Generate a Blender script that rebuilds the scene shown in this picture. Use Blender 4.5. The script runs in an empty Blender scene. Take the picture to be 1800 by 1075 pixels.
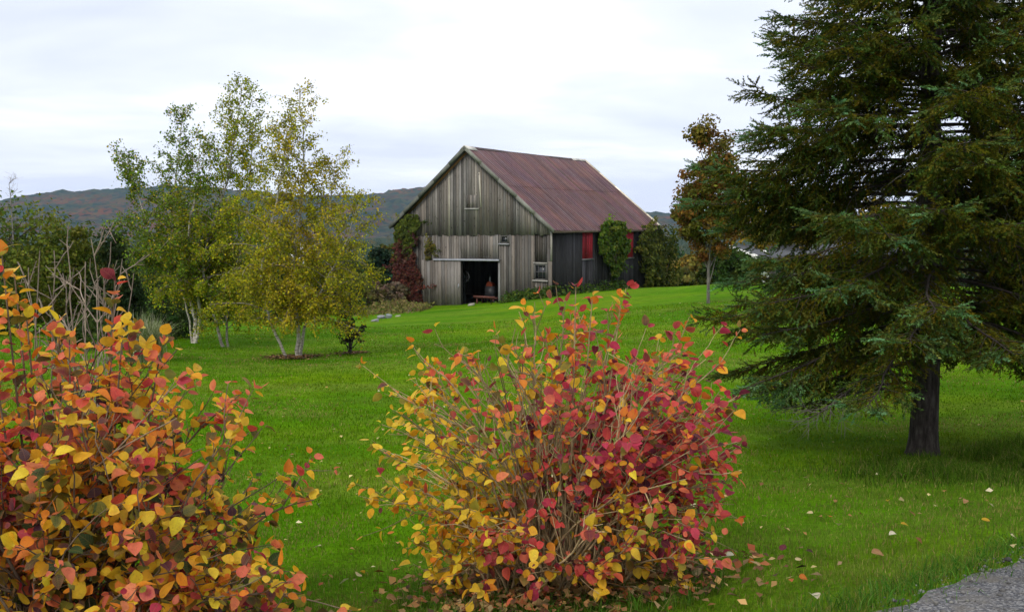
import bpy, math, random
import numpy as np
from mathutils import Vector

# ---------------------------------------------------------------- camera, sky, sun, exposure
sc = bpy.context.scene
C = sc.collection
FPX, CX, CY = 1624.0, 900.0, 537.5          # focal length in photo pixels (1800 wide)
PITCH = math.atan((CY - 391.0) / FPX)
CAMZ = 1.7

cam_data = bpy.data.cameras.new('camera')
cam = bpy.data.objects.new('camera', cam_data)
C.objects.link(cam)
cam.location = (0, 0, CAMZ)
cam.rotation_euler = (math.pi / 2 - PITCH, 0, 0)
cam_data.sensor_width = 36.0
cam_data.lens = 36.0 * FPX / 1800.0
cam_data.clip_start = 0.05
cam_data.clip_end = 20000
sc.camera = cam

SUN_EL, SUN_AZ = math.radians(43), math.radians(207)   # azimuth clockwise from +Y (behind, to the left)
world = bpy.data.worlds.new('World')
sc.world = world
world.use_nodes = True
wt = world.node_tree
wt.nodes.clear()


def wn(t, **kw):
    n = wt.nodes.new(t)
    for k, v in kw.items():
        setattr(n, k, v)
    return n


def wmath(op, a, b=None):
    n = wn('ShaderNodeMath', operation=op)
    for i, v in enumerate((a, b)):
        if v is None:
            continue
        if isinstance(v, (int, float)):
            n.inputs[i].default_value = v
        else:
            wt.links.new(v, n.inputs[i])
    return n.outputs[0]


w_out = wn('ShaderNodeOutputWorld')
w_bg = wn('ShaderNodeBackground')
w_bg.inputs['Strength'].default_value = 0.1
sky = wn('ShaderNodeTexSky', sky_type='NISHITA', sun_disc=False)
sky.sun_elevation = SUN_EL
sky.sun_rotation = SUN_AZ
geo = wn('ShaderNodeTexCoord')
sep = wn('ShaderNodeSeparateXYZ')
wt.links.new(geo.outputs['Generated'], sep.inputs[0])
zz = wmath('ADD', wmath('MAXIMUM', sep.outputs['Z'], 0.0), 0.16)
comb = wn('ShaderNodeCombineXYZ')
wt.links.new(wmath('DIVIDE', sep.outputs['X'], zz), comb.inputs[0])
wt.links.new(wmath('DIVIDE', sep.outputs['Y'], zz), comb.inputs[1])
n1 = wn('ShaderNodeTexNoise')
n1.inputs['Scale'].default_value = 1.15
n1.inputs['Detail'].default_value = 4
n1.inputs['Roughness'].default_value = 0.55
n1.inputs['Distortion'].default_value = 0.3
mp = wn('ShaderNodeMapping')
mp.inputs['Location'].default_value = (3.1, 0.6, 0)
mp.inputs['Scale'].default_value = (0.75, 1.0, 1.0)
wt.links.new(comb.outputs[0], mp.inputs[0])
wt.links.new(mp.outputs[0], n1.inputs['Vector'])
ramp = wn('ShaderNodeValToRGB')
ramp.color_ramp.elements[0].position = 0.34
ramp.color_ramp.elements[0].color = (6.3, 6.75, 8.4, 1)
ramp.color_ramp.elements[1].position = 0.60
ramp.color_ramp.elements[1].color = (9.2, 9.5, 10.0, 1)
e = ramp.color_ramp.elements.new(0.48)
e.color = (7.5, 7.9, 9.2, 1)
wt.links.new(wmath('ADD', wmath('MULTIPLY', n1.outputs['Fac'], .80), wmath('MINIMUM', wmath('MULTIPLY', sep.outputs['Z'], .62), .27)), ramp.inputs[0])
mixw = wn('ShaderNodeMix', data_type='RGBA')
mixw.inputs[0].default_value = 0.93
wt.links.new(sky.outputs[0], mixw.inputs[6])
wt.links.new(ramp.outputs[0], mixw.inputs[7])
wt.links.new(mixw.outputs[2], w_bg.inputs['Color'])
wt.links.new(w_bg.outputs[0], w_out.inputs['Surface'])

sun_data = bpy.data.lights.new('sun', 'SUN')
sun_data.energy = 1.5
sun_data.angle = math.radians(16)
sun_data.color = (1.0, 0.95, 0.87)
sun = bpy.data.objects.new('sun', sun_data)
C.objects.link(sun)
sdir = Vector((math.sin(SUN_AZ) * math.cos(SUN_EL), math.cos(SUN_AZ) * math.cos(SUN_EL), math.sin(SUN_EL)))
sun.rotation_euler = (-sdir).to_track_quat('-Z', 'Y').to_euler()

sc.view_settings.view_transform = 'Standard'
sc.view_settings.look = 'None'
sc.view_settings.gamma = 1.0
sc.view_settings.exposure = 0.42
sc.render.engine = 'CYCLES'
sc.cycles.use_denoising = True
sc.cycles.max_bounces = 6
sc.cycles.diffuse_bounces = 3
sc.cycles.transmission_bounces = 4
sc.cycles.volume_bounces = 0
sc.cycles.use_adaptive_sampling = True
sc.cycles.adaptive_threshold = 0.02


# ---------------------------------------------------------------- geometry helpers
def ray(px, py):
    u, v = (px - CX) / FPX, (CY - py) / FPX
    cp, sp = math.cos(PITCH), math.sin(PITCH)
    return np.array([u, cp + sp * v, -sp + cp * v])


def P(px, py, d):
    """a point at horizontal depth d seen at photo pixel (px, py)"""
    r = ray(px, py)
    return np.array([0, 0, CAMZ]) + r * (d / r[1])


def norm(v):
    v = np.asarray(v, float)
    return v / (np.linalg.norm(v, axis=-1, keepdims=True) + 1e-12)


class MB:
    """collects vertices, faces, colours and leaf coordinates of one mesh"""

    def __init__(s):
        s.v, s.f, s.c, s.u, s.n = [], [], [], [], 0

    def add(s, V, F, col=(1, 1, 1), luv=None):
        V = np.asarray(V, float).reshape(-1, 3)
        F = np.asarray(F, int)
        s.v.append(V)
        s.f.append(F + s.n)
        c = np.asarray(col, float)
        if c.ndim == 1:
            c = np.broadcast_to(c, (len(V), 3))
        s.c.append(c)
        s.u.append(np.zeros((len(V), 3)) if luv is None else luv)
        s.n += len(V)

    def tube(s, pts, rad, sides=5, col=(1, 1, 1), cap=False):
        pts = np.asarray(pts, float)
        n = len(pts)
        rad = np.broadcast_to(np.asarray(rad, float), (n,))
        t = np.gradient(pts, axis=0)
        t = norm(t)
        ref = np.array([0.31, 0.17, 0.93]) if abs(t[0][2]) < 0.9 else np.array([1.0, 0.1, 0.0])
        a = norm(np.cross(t, ref))
        b = np.cross(t, a)
        th = np.linspace(0, 2 * math.pi, sides, endpoint=False)
        V = pts[:, None, :] + rad[:, None, None] * (np.cos(th)[None, :, None] * a[:, None, :] + np.sin(th)[None, :, None] * b[:, None, :])
        i = np.arange(n - 1)[:, None] * sides
        j = np.arange(sides)[None, :]
        k = (j + 1) % sides
        F = np.stack([i + j, i + k, i + sides + k, i + sides + j], -1).reshape(-1, 4)
        s.add(V.reshape(-1, 3), F, col)
        if cap:
            c0 = np.arange(sides)
            V = V.reshape(-1, 3)
            for ring, ce in ((V[:sides], pts[0]), (V[-sides:], pts[-1])):
                s.add(np.vstack([ring, ce[None]]), np.stack([c0, (c0 + 1) % sides, np.full(sides, sides)], -1), col)

    def box(s, lo, hi, col=(1, 1, 1), R=None, jitter=0.0, rng=None):
        lo, hi = np.asarray(lo, float), np.asarray(hi, float)
        V = np.array([[lo[0] if i & 1 == 0 else hi[0], lo[1] if i & 2 == 0 else hi[1], lo[2] if i & 4 == 0 else hi[2]] for i in range(8)])
        if jitter:
            V = V + rng.normal(0, jitter, V.shape)
        F = [[0, 2, 3, 1], [4, 5, 7, 6], [0, 1, 5, 4], [2, 6, 7, 3], [0, 4, 6, 2], [1, 3, 7, 5]]
        s.add(V, F, col)

    def hexa(s, V8, col=(1, 1, 1)):
        F = [[0, 3, 2, 1], [4, 5, 6, 7], [0, 1, 5, 4], [1, 2, 6, 5], [2, 3, 7, 6], [3, 0, 4, 7]]
        s.add(V8, F, col)

    def cards(s, cen, size, nor, rng, col, aspect=0.7, fold=0.0):
        """diamond leaves: cen (n,3), size (n), nor (n,3)"""
        n = len(cen)
        if n == 0:
            return
        nor = norm(nor)
        r = rng.normal(size=(n, 3))
        a = norm(np.cross(nor, r))
        b = np.cross(nor, a)
        L = np.broadcast_to(np.asarray(size, float), (n,))[:, None]
        V = np.stack([cen - a * L * .5, cen + b * L * .5 * aspect - a * L * .08 + nor * L * fold,
                      cen + a * L * .5, cen - b * L * .5 * aspect - a * L * .08 + nor * L * fold], 1)
        F = np.arange(4 * n).reshape(n, 4)
        c = np.asarray(col, float)
        if c.ndim == 1:
            c = np.broadcast_to(c, (n, 3))
        s.add(V.reshape(-1, 3), F, np.repeat(c, 4, 0))

    def build(s, name, mat, parent=None, smooth=False, local=False, kind=None, label=None):
        V = np.concatenate(s.v) if s.v else np.zeros((0, 3))
        if parent is not None and not local:
            V = V - np.array(parent['_base'])
        V = V.astype(np.float32)
        me = bpy.data.meshes.new(name)
        groups = {}
        for F in s.f:
            groups.setdefault(F.shape[1], []).append(F)
        loops, starts, pos = [], [], 0
        for k, fl in groups.items():
            F = np.concatenate(fl)
            loops.append(F.ravel())
            starts.append(pos + np.arange(len(F)) * k)
            pos += F.size
        loops = np.concatenate(loops).astype(np.int32)
        starts = np.concatenate(starts).astype(np.int32)
        me.vertices.add(len(V))
        me.vertices.foreach_set('co', V.ravel())
        me.loops.add(len(loops))
        me.loops.foreach_set('vertex_index', loops)
        me.polygons.add(len(starts))
        me.polygons.foreach_set('loop_start', starts)
        if smooth:
            me.polygons.foreach_set('use_smooth', np.ones(len(starts), bool))
        me.update(calc_edges=True)
        ca = me.color_attributes.new('Col', 'FLOAT_COLOR', 'POINT')
        col = np.ones((len(V), 4), np.float32)
        col[:, :3] = np.concatenate(s.c)
        ca.data.foreach_set('color', col.ravel())
        U = np.concatenate(s.u)
        if U.any():
            at = me.attributes.new('LUV', 'FLOAT_VECTOR', 'POINT')
            at.data.foreach_set('vector', U.astype(np.float32).ravel())
        me.materials.append(mat)
        o = bpy.data.objects.new(name, me)
        C.objects.link(o)
        if parent is not None:
            o.parent = parent
        if kind:
            o['kind'] = kind
        if label:
            o['label'] = label
        return o


def thing(name, label, cat, base, group=None, rz=0.0):
    o = bpy.data.objects.new(name, None)
    C.objects.link(o)
    o.location = [float(x) for x in base]
    o.rotation_euler = (0, 0, rz)
    o['label'] = label
    o['category'] = cat
    o['_base'] = [float(x) for x in base]
    if group:
        o['group'] = group
    return o


def tag(o, label=None, cat=None, group=None, kind=None):
    for k, v in (('label', label), ('category', cat), ('group', group), ('kind', kind)):
        if v:
            o[k] = v
    return o


# ---------------------------------------------------------------- materials
class NT:
    def __init__(s, name):
        s.m = bpy.data.materials.new(name)
        s.m.use_nodes = True
        s.t = s.m.node_tree
        s.t.nodes.clear()
        s.out = s.n('ShaderNodeOutputMaterial')

    def n(s, t, **kw):
        x = s.t.nodes.new(t)
        for k, v in kw.items():
            setattr(x, k, v)
        return x

    def l(s, a, b):
        if isinstance(a, (int, float)):
            b.default_value = a
        elif isinstance(a, tuple):
            b.default_value = a if len(a) == len(b.default_value) else (*a, 1)
        else:
            s.t.links.new(a, b)

    def noise(s, scale, vec=None, detail=4, rough=.55, dist=0, map_scale=None):
        x = s.n('ShaderNodeTexNoise')
        x.inputs['Scale'].default_value = scale
        x.inputs['Detail'].default_value = detail
        x.inputs['Roughness'].default_value = rough
        x.inputs['Distortion'].default_value = dist
        if vec is None:
            vec = s.n('ShaderNodeTexCoord').outputs['Object']
        if map_scale:
            mp = s.n('ShaderNodeMapping')
            mp.inputs['Scale'].default_value = map_scale
            s.l(vec, mp.inputs[0])
            vec = mp.outputs[0]
        s.l(vec, x.inputs['Vector'])
        return x.outputs['Fac']

    def ramp(s, fac, stops):
        x = s.n('ShaderNodeValToRGB')
        el = x.color_ramp.elements
        while len(el) < len(stops):
            el.new(.5)
        for q, (p, c) in zip(el, stops):
            q.position = p
            q.color = (c, c, c, 1) if isinstance(c, (int, float)) else (*c, 1)
        s.l(fac, x.inputs[0])
        return x.outputs[0]

    def mix(s, fac, a, b, mode='MIX'):
        x = s.n('ShaderNodeMix', data_type='RGBA', blend_type=mode)
        s.l(fac, x.inputs[0])
        s.l(a, x.inputs[6])
        s.l(b, x.inputs[7])
        return x.outputs[2]

    def math(s, op, a, b=0.0):
        x = s.n('ShaderNodeMath', operation=op)
        s.l(a, x.inputs[0])
        s.l(b, x.inputs[1])
        return x.outputs[0]

    def attr(s, name='Col', out='Color'):
        return s.n('ShaderNodeAttribute', attribute_name=name).outputs[out]

    def bsdf(s, col, rough=.8, spec=.3, metal=0.0, normal=None):
        x = s.n('ShaderNodeBsdfPrincipled')
        s.l(col, x.inputs['Base Color'])
        s.l(rough, x.inputs['Roughness'])
        s.l(spec, x.inputs['Specular IOR Level'])
        s.l(metal, x.inputs['Metallic'])
        if normal is not None:
            s.l(normal, x.inputs['Normal'])
        return x.outputs[0]

    def bump(s, h, strength=.4, dist=.02):
        x = s.n('ShaderNodeBump')
        x.inputs['Strength'].default_value = strength
        x.inputs['Distance'].default_value = dist
        s.l(h, x.inputs['Height'])
        return x.outputs[0]

    def trans(s, sh, col, f):
        t = s.n('ShaderNodeBsdfTranslucent')
        s.l(col, t.inputs[0])
        m = s.n('ShaderNodeMixShader')
        m.inputs[0].default_value = f
        s.l(sh, m.inputs[1])
        s.l(t.outputs[0], m.inputs[2])
        return m.outputs[0]

    def done(s, sh):
        s.l(sh, s.out.inputs['Surface'])
        return s.m


def leaf_mat(name, tr=.3, rough=.55, spec=.3, var=.35):
    k = NT(name)
    n = k.noise(3.0, detail=2)
    col = k.mix(1.0, k.attr(), k.ramp(n, [(.3, 1 - var), (.7, 1 + var)]), 'MULTIPLY')
    return k.done(k.trans(k.bsdf(col, rough, spec), col, tr))


def big_leaf_mat():
    """broad autumn leaf: blotches, midrib and side veins in the leaf's own coordinates"""
    k = NT('autumn_leaf')
    luv = k.attr('LUV', 'Vector')
    sp = k.n('ShaderNodeSeparateXYZ')
    k.l(luv, sp.inputs[0])
    t, w = sp.outputs[0], k.math('ABSOLUTE', sp.outputs[1])
    ph = k.math('FRACT', k.math('MULTIPLY', k.math('SUBTRACT', t, k.math('MULTIPLY', w, .55)), 7.0))
    vein = k.math('LESS_THAN', ph, .13)
    mid = k.math('LESS_THAN', w, .028)
    v = k.math('MULTIPLY', k.math('MAXIMUM', vein, mid), .32)
    n = k.noise(38.0, detail=3, rough=.6)
    col = k.attr()
    col = k.mix(k.ramp(n, [(.45, 0.0), (.75, .55)]), col, k.mix(1.0, col, (.55, .42, .5), 'MULTIPLY'))
    n2 = k.noise(120.0, detail=2)
    col = k.mix(k.ramp(n2, [(.62, 0.0), (.72, .35)]), col, (.12, .05, .02))
    col = k.mix(v, col, k.mix(.5, col, (.55, .33, .08)))
    nb = k.bump(k.math('ADD', k.math('MULTIPLY', vein, -1.0), k.math('MULTIPLY', n, .6)), .25, .004)
    return k.done(k.trans(k.bsdf(col, .5, .2, normal=nb), col, .45))


def bark_mat(name, cols, scale=(6, 6, 1.2), bump=.6):
    k = NT(name)
    n = k.noise(4.0, map_scale=scale, detail=6, rough=.65)
    col = k.ramp(n, [(.3, cols[0]), (.5, cols[1]), (.7, cols[2])])
    return k.done(k.bsdf(col, .9, .15, normal=k.bump(n, bump, .03)))


def birch_mat():
    k = NT('birch_bark')
    n = k.noise(3.0, map_scale=(2.5, 2.5, 14), detail=4, rough=.6)
    n2 = k.noise(1.2, detail=3)
    marks = k.ramp(n, [(.5, 0.0), (.66, 1.0)])
    col = k.mix(marks, k.ramp(n2, [(.35, (.42, .38, .33)), (.6, (.66, .63, .58))]), (.05, .04, .035))
    return k.done(k.bsdf(k.mix(1.0, col, k.attr(), 'MULTIPLY'), .7, .25, normal=k.bump(n, .3, .01)))


def twig_mat():
    k = NT('twig_bark')
    n = k.noise(30, detail=3)
    return k.done(k.bsdf(k.mix(1.0, k.attr(), k.ramp(n, [(.3, .6), (.7, 1.25)]), 'MULTIPLY'), .8, .25))


def plain(name, col, rough=.7, spec=.3, metal=0.0, nscale=6.0, var=.3, bump=.15):
    k = NT(name)
    n = k.noise(nscale, detail=6, rough=.65)
    c = k.mix(1.0, col, k.ramp(n, [(.3, 1 - var), (.7, 1 + var)]), 'MULTIPLY')
    return k.done(k.bsdf(c, rough, spec, metal, normal=k.bump(n, bump, .01)))


def board_mat(name, streak=(9, 9, .55), lo=.68, hi=1.28, knots=True):
    """weathered upright boards: the board's own grey (attribute) with grain along z, knots and stains"""
    k = NT(name)
    g = k.noise(5.0, map_scale=streak, detail=7, rough=.7)
    n2 = k.noise(1.3, map_scale=(1.0, 1.0, .35), detail=4)
    c = k.mix(1.0, k.attr(), k.ramp(g, [(.3, lo), (.7, hi)]), 'MULTIPLY')
    c = k.mix(1.0, c, k.ramp(n2, [(.3, (.72, .70, .68)), (.7, (1.18, 1.18, 1.2))]), 'MULTIPLY')
    if knots:
        kn = k.noise(7.0, map_scale=(1.0, 1.0, .8), detail=1)
        c = k.mix(k.ramp(kn, [(.70, 0.0), (.76, .75)]), c, (.03, .025, .02))
    return k.done(k.bsdf(c, .88, .2, normal=k.bump(g, .5, .02)))


def roof_mat():
    """weathered brown-red sheet metal, streaks run down the slope (local x), ribs along local y spacing are geometry"""
    k = NT('rusty_roof_metal')
    a = k.noise(2.2, map_scale=(.22, 3.6, .22), detail=6, rough=.65)
    b = k.noise(.7, detail=4)
    c2 = k.noise(18., map_scale=(.3, 2.0, .3), detail=4)
    col = k.ramp(a, [(.28, (.054, .028, .032)), (.5, (.104, .058, .066)), (.72, (.150, .108, .122))])
    col = k.mix(k.ramp(b, [(.4, 0.0), (.7, .6)]), col, (.19, .085, .070))
    col = k.mix(k.ramp(c2, [(.55, 0.0), (.7, .4)]), col, (.24, .20, .21))
    col = k.mix(1.0, col, k.attr(), 'MULTIPLY')
    return k.done(k.bsdf(col, .78, .22, 0.0, normal=k.bump(c2, .1, .01)))


def lawn_mat():
    k = NT('lawn_grass')
    pos = k.n('ShaderNodeNewGeometry').outputs['Position']
    a = k.noise(.22, pos, detail=5, rough=.6)
    b = k.noise(2.2, pos, detail=6, rough=.7)
    f = k.noise(22., pos, detail=5, rough=.8)
    st = k.noise(.55, pos, detail=4, map_scale=(.25, 1.5, 1))
    col = k.ramp(a, [(.32, (.042, .131, .001)), (.5, (.067, .164, .001)), (.68, (.115, .188, .003))])
    col = k.mix(k.ramp(st, [(.46, 0.0), (.78, .6)]), col, (.150, .175, .030))
    col = k.mix(1.0, col, k.ramp(b, [(.3, .72), (.7, 1.28)]), 'MULTIPLY')
    col = k.mix(1.0, col, k.ramp(f, [(.3, .55), (.7, 1.45)]), 'MULTIPLY')
    h = k.math('ADD', k.math('MULTIPLY', f, .6), k.math('MULTIPLY', b, .6))
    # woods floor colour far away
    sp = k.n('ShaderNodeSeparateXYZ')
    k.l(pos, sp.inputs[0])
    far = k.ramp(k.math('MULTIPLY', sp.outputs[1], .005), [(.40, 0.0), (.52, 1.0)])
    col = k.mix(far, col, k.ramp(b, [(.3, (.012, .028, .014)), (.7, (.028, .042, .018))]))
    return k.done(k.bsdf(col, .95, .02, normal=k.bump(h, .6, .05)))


def hill_mat():
    k = NT('hill_forest')
    pos = k.n('ShaderNodeNewGeometry').outputs['Position']
    v = k.n('ShaderNodeTexVoronoi')
    v.inputs['Scale'].default_value = .085
    k.l(pos, v.inputs['Vector'])
    big = k.noise(.0042, pos, detail=5, rough=.6)
    sepc = k.n('ShaderNodeSeparateColor')
    k.l(v.outputs['Color'], sepc.inputs[0])
    r = sepc.outputs[0]
    col = k.ramp(r, [(.0, (.008, .022, .026)), (.45, (.014, .036, .034)), (.75, (.028, .046, .032)), (1., (.050, .055, .028))])
    aut = k.ramp(sepc.outputs[1], [(.0, (.13, .045, .022)), (.5, (.10, .034, .026)), (1., (.10, .065, .024))])
    msk = k.math('MULTIPLY', k.ramp(big, [(.43, 0.0), (.60, 1.0)]), k.ramp(sepc.outputs[2], [(.25, 0.0), (.5, .85)]))
    col = k.mix(msk, col, aut)
    return k.done(k.bsdf(col, .95, .05))


def gravel_mat():
    k = NT('gravel')
    pos = k.n('ShaderNodeNewGeometry').outputs['Position']
    v = k.n('ShaderNodeTexVoronoi')
    v.inputs['Scale'].default_value = 105
    k.l(pos, v.inputs['Vector'])
    n = k.noise(9, pos, detail=6, rough=.7)
    n2 = k.noise(1.3, pos, detail=3)
    sepc = k.n('ShaderNodeSeparateColor')
    k.l(v.outputs['Color'], sepc.inputs[0])
    col = k.ramp(sepc.outputs[0], [(.0, (.045, .046, .055)), (.6, (.11, .11, .118)), (1., (.25, .245, .24))])
    col = k.mix(k.ramp(n, [(.45, 0.0), (.65, .8)]), col, (.125, .112, .095))
    col = k.mix(1.0, col, k.ramp(n2, [(.3, .8), (.7, 1.2)]), 'MULTIPLY')
    h = k.math('ADD', v.outputs['Distance'], k.math('MULTIPLY', n, .5))
    return k.done(k.bsdf(col, .9, .2, normal=k.bump(h, .5, .008)))


def rock_mat():
    k = NT('field_stone')
    n = k.noise(5, detail=7, rough=.65)
    n2 = k.noise(1.6, detail=3)
    col = k.ramp(n, [(.3, (.16, .155, .15)), (.6, (.36, .345, .32)), (.75, (.48, .46, .43))])
    col = k.mix(k.ramp(n2, [(.5, 0.0), (.66, .5)]), col, (.12, .13, .07))
    return k.done(k.bsdf(k.mix(1.0, col, k.attr(), 'MULTIPLY'), .9, .2, normal=k.bump(n, .5, .03)))


M = dict(
    lawn=lawn_mat(), hill=hill_mat(), gravel=gravel_mat(), rock=rock_mat(),
    bigleaf=big_leaf_mat(), leaf=leaf_mat('tree_leaf', .38, .75, .10), needle=leaf_mat('spruce_needle', .15, .75, .08, .25),
    grass=leaf_mat('grass_blade', .38, .85, .04, .2), litter=leaf_mat('dry_leaf', .15, .75, .2, .25),
    twig=twig_mat(), birch=birch_mat(),
    bark=bark_mat('spruce_bark', ((.012, .010, .009), (.045, .037, .032), (.10, .088, .078))),
    maple_bark=bark_mat('maple_bark', ((.06, .055, .045), (.12, .11, .095), (.20, .185, .165))),
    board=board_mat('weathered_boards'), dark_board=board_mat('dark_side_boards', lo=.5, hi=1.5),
    roof=roof_mat(), trim=board_mat('painted_trim', lo=.7, hi=1.25, knots=False),
    red=plain('faded_red_paint', (.40, .030, .042), .7, .25, nscale=3, var=.3),
    metal=plain('galvanised_metal', (.34, .35, .38), .5, .5, .5, var=.2),
    black=plain('black_rubber', (.012, .012, .013), .7, .3), orange=plain('orange_paint', (.20, .035, .010), .45, .4),
    dark=plain('dark_steel', (.03, .03, .032), .5, .4), floor=plain('barn_dirt_floor', (.06, .05, .04), .95, .1),
    redwood=plain('worn_red_wood', (.13, .05, .04), .8, .2), white=plain('white_paint', (.78, .77, .74), .6, .3, var=.12),
    soil=plain('bare_soil', (.075, .055, .035), .95, .1, nscale=9), slate=plain('grey_shingle', (.085, .09, .10), .8, .3, nscale=10),
)


def glass_mat():
    k = NT('dusty_window_glass')
    x = k.n('ShaderNodeBsdfPrincipled')
    x.inputs['Base Color'].default_value = (.02, .022, .025, 1)
    x.inputs['Roughness'].default_value = .12
    return k.done(x.outputs[0])


M['glass'] = glass_mat()


# ---------------------------------------------------------------- terrain
ctrl = []                                     # (x, y, z)
for px, py, d in [
    (1550, 1075, 3.95), (1800, 1060, 4.0), (1800, 985, 4.5), (1950, 985, 4.5), (1650, 1040, 4.1), (1500, 1000, 4.95), (1300, 1060, 4.2),
    (1100, 1070, 4.35), (985, 1035, 4.9), (800, 1060, 4.75), (1290, 940, 5.9), (1500, 880, 7.0), (1780, 870, 7.0), (1622, 800, 10.6),
    (1800, 780, 11.0), (1400, 750, 12.6), (560, 1050, 4.95), (600, 900, 7.3), (600, 750, 12.3), (600, 680, 16.3), (300, 900, 7.4), (0, 800, 10),
    (515, 630, 22), (340, 602, 25.5), (395, 610, 25), (620, 622, 23), (640, 590, 29), (742, 539, 58), (878, 533, 55.4), (972, 521, 54),
    (1166, 504, 66), (690, 548, 51), (640, 560, 43), (450, 567, 42), (250, 575, 38), (0, 575, 38), (1245, 533, 32), (1300, 498.5, 44), (1200, 545, 30),
    (1100, 590, 23), (1150, 530, 38), (1400, 504, 42), (1550, 510, 40), (1100, 640, 18), (850, 600, 28), (850, 700, 15.5), (850, 850, 8.3), (1400, 600, 23),
    (1700, 600, 22), (1800, 520, 38), (1060, 520, 47)]:
    ctrl.append(P(px, py, d))
for x, y, z in [(0, 0, 0.02), (4, 0, 0.02), (-4, 0, -.1), (0, -12, 0), (10, -8, 0), (-12, -8, -.2), (12, 4, -.05), (-8, 4, -.3), (20, 12, -.7),
                (-30, 20, -1.6), (-40, 50, -3.2), (40, 50, -1.6), (-45, 0, -.9), (45, 5, -.4), (0, 85, -5.0), (-40, 85, -5.2), (22, 62, -2.8), (45, 85, -4.6), (0, 110, -9),
                (-60, 110, -9), (60, 110, -9), (0, -40, 0), (30, -40, 0), (-30, -40, 0)]:
    ctrl.append(np.array([x, y, z]))
ctrl = np.array(ctrl)


def tps_fit(pts, lam=.15):
    X = pts[:, :2]
    n = len(X)
    r2 = ((X[:, None] - X[None]) ** 2).sum(-1)
    K = .5 * r2 * np.log(r2 + 1e-9) + lam * np.eye(n) * 8
    A = np.hstack([np.ones((n, 1)), X])
    Mx = np.block([[K, A], [A.T, np.zeros((3, 3))]])
    return np.linalg.solve(Mx, np.concatenate([pts[:, 2], np.zeros(3)]))


TW = tps_fit(ctrl)


def ground(x, y):
    x, y = np.atleast_1d(np.asarray(x, float)), np.atleast_1d(np.asarray(y, float))
    sh = x.shape
    xf, yf = x.ravel(), y.ravel()
    out = np.empty(len(xf))
    for i in range(0, len(xf), 40000):
        q = np.stack([xf[i:i + 40000], yf[i:i + 40000]], -1)
        qc = np.clip(q, [-75, -45], [75, 120])
        r2 = ((qc[:, None] - ctrl[None, :, :2]) ** 2).sum(-1)
        out[i:i + 40000] = (.5 * r2 * np.log(r2 + 1e-9)) @ TW[:-3] + TW[-3] + qc @ TW[-2:]
    ext = np.maximum(yf - 95, 0)
    far = -7.5 - 13 * (1 - np.exp(-ext / 110))
    s = np.clip((yf - 75) / 45, 0, 1)
    s = s * s * (3 - 2 * s)
    z = out * (1 - s) + far * s
    return z.reshape(sh)


def gz(x, y):
    return float(ground(x, y)[0])


def on_ground(px, py):
    """where the sight line through a photo pixel meets the ground"""
    r = ray(px, py)
    lo, hi = 1.0, 2.0
    o = np.array([0, 0, CAMZ])
    t = 1.5
    while t < 90:
        p = o + r * t
        if p[2] < gz(p[0], p[1]):
            lo, hi = t / 1.02 - .05, t
            break
        t = t * 1.02 + .02
    for _ in range(25):
        m = (lo + hi) / 2
        p = o + r * m
        if p[2] < gz(p[0], p[1]):
            hi = m
        else:
            lo = m
    return o + r * hi


def axis(a, fine_lo, fine_hi, step, b, grow=1.16):
    mid = list(np.arange(fine_lo, fine_hi + 1e-6, step))
    s, x = step, fine_hi
    while x < b:
        s *= grow
        x += s
        mid.append(x)
    s, x, lo = step, fine_lo, []
    while x > a:
        s *= grow
        x -= s
        lo.append(x)
    return np.array(lo[::-1] + mid)


gx = axis(-3300, -12, 12, .3, 3300)
gy = axis(-120, -2, 30, .3, 4200)
GX, GY = np.meshgrid(gx, gy)
GZ = ground(GX, GY)
b = MB()
nx, ny = len(gx), len(gy)
ii = (np.arange(ny - 1)[:, None] * nx + np.arange(nx - 1)[None]).ravel()
b.add(np.stack([GX, GY, GZ], -1).reshape(-1, 3), np.stack([ii, ii + 1, ii + nx + 1, ii + nx], -1))
tag(b.build('lawn', M['lawn'], smooth=True), kind='structure')

# gravel road along the bottom right, laid on the ground as its own sheet
e0, e1 = on_ground(1548, 1075), on_ground(1800, 978)
rd = norm((e1 - e0)[:2])
rn = np.array([rd[1], -rd[0]])                 # towards the road side
ns, nw = 160, 30
ss = np.linspace(-9, 22, ns)
ws = np.linspace(0, 1, nw) ** 1.3 * 4.2
wob = .05 * np.sin(ss * 2.3) + .035 * np.sin(ss * 6.1 + 1) + .025 * np.sin(ss * 13.7)
rx = e0[0] + rd[0] * ss[:, None] + rn[0] * (ws[None] + wob[:, None] * (1 - ws[None] / 4.2))
ry = e0[1] + rd[1] * ss[:, None] + rn[1] * (ws[None] + wob[:, None] * (1 - ws[None] / 4.2))
rzv = ground(rx, ry) + .018
b = MB()
ii = (np.arange(ns - 1)[:, None] * nw + np.arange(nw - 1)[None]).ravel()
b.add(np.stack([rx, ry, rzv], -1).reshape(-1, 3), np.stack([ii, ii + nw, ii + nw + 1, ii + 1], -1))
tag(b.build('gravel_road', M['gravel'], smooth=True), kind='structure')


def road_side(x, y):
    """signed distance into the road"""
    return (x - e0[0]) * rn[0] + (y - e0[1]) * rn[1]


def vnoise(x, y, seed=0):
    """cheap smooth value noise, 0..1"""
    xi, yi = np.floor(x).astype(int), np.floor(y).astype(int)
    fx, fy = x - xi, y - yi
    fx, fy = fx * fx * (3 - 2 * fx), fy * fy * (3 - 2 * fy)

    def h(a, c):
        q = (a * 374761393 + c * 668265263 + seed * 982451653) & 0xffffffff
        q = ((q ^ (q >> 13)) * 1274126177) & 0xffffffff
        return ((q ^ (q >> 16)) & 0xffff) / 65535.0
    return (h(xi, yi) * (1 - fx) + h(xi + 1, yi) * fx) * (1 - fy) + (h(xi, yi + 1) * (1 - fx) + h(xi + 1, yi + 1) * fx) * fy


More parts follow.
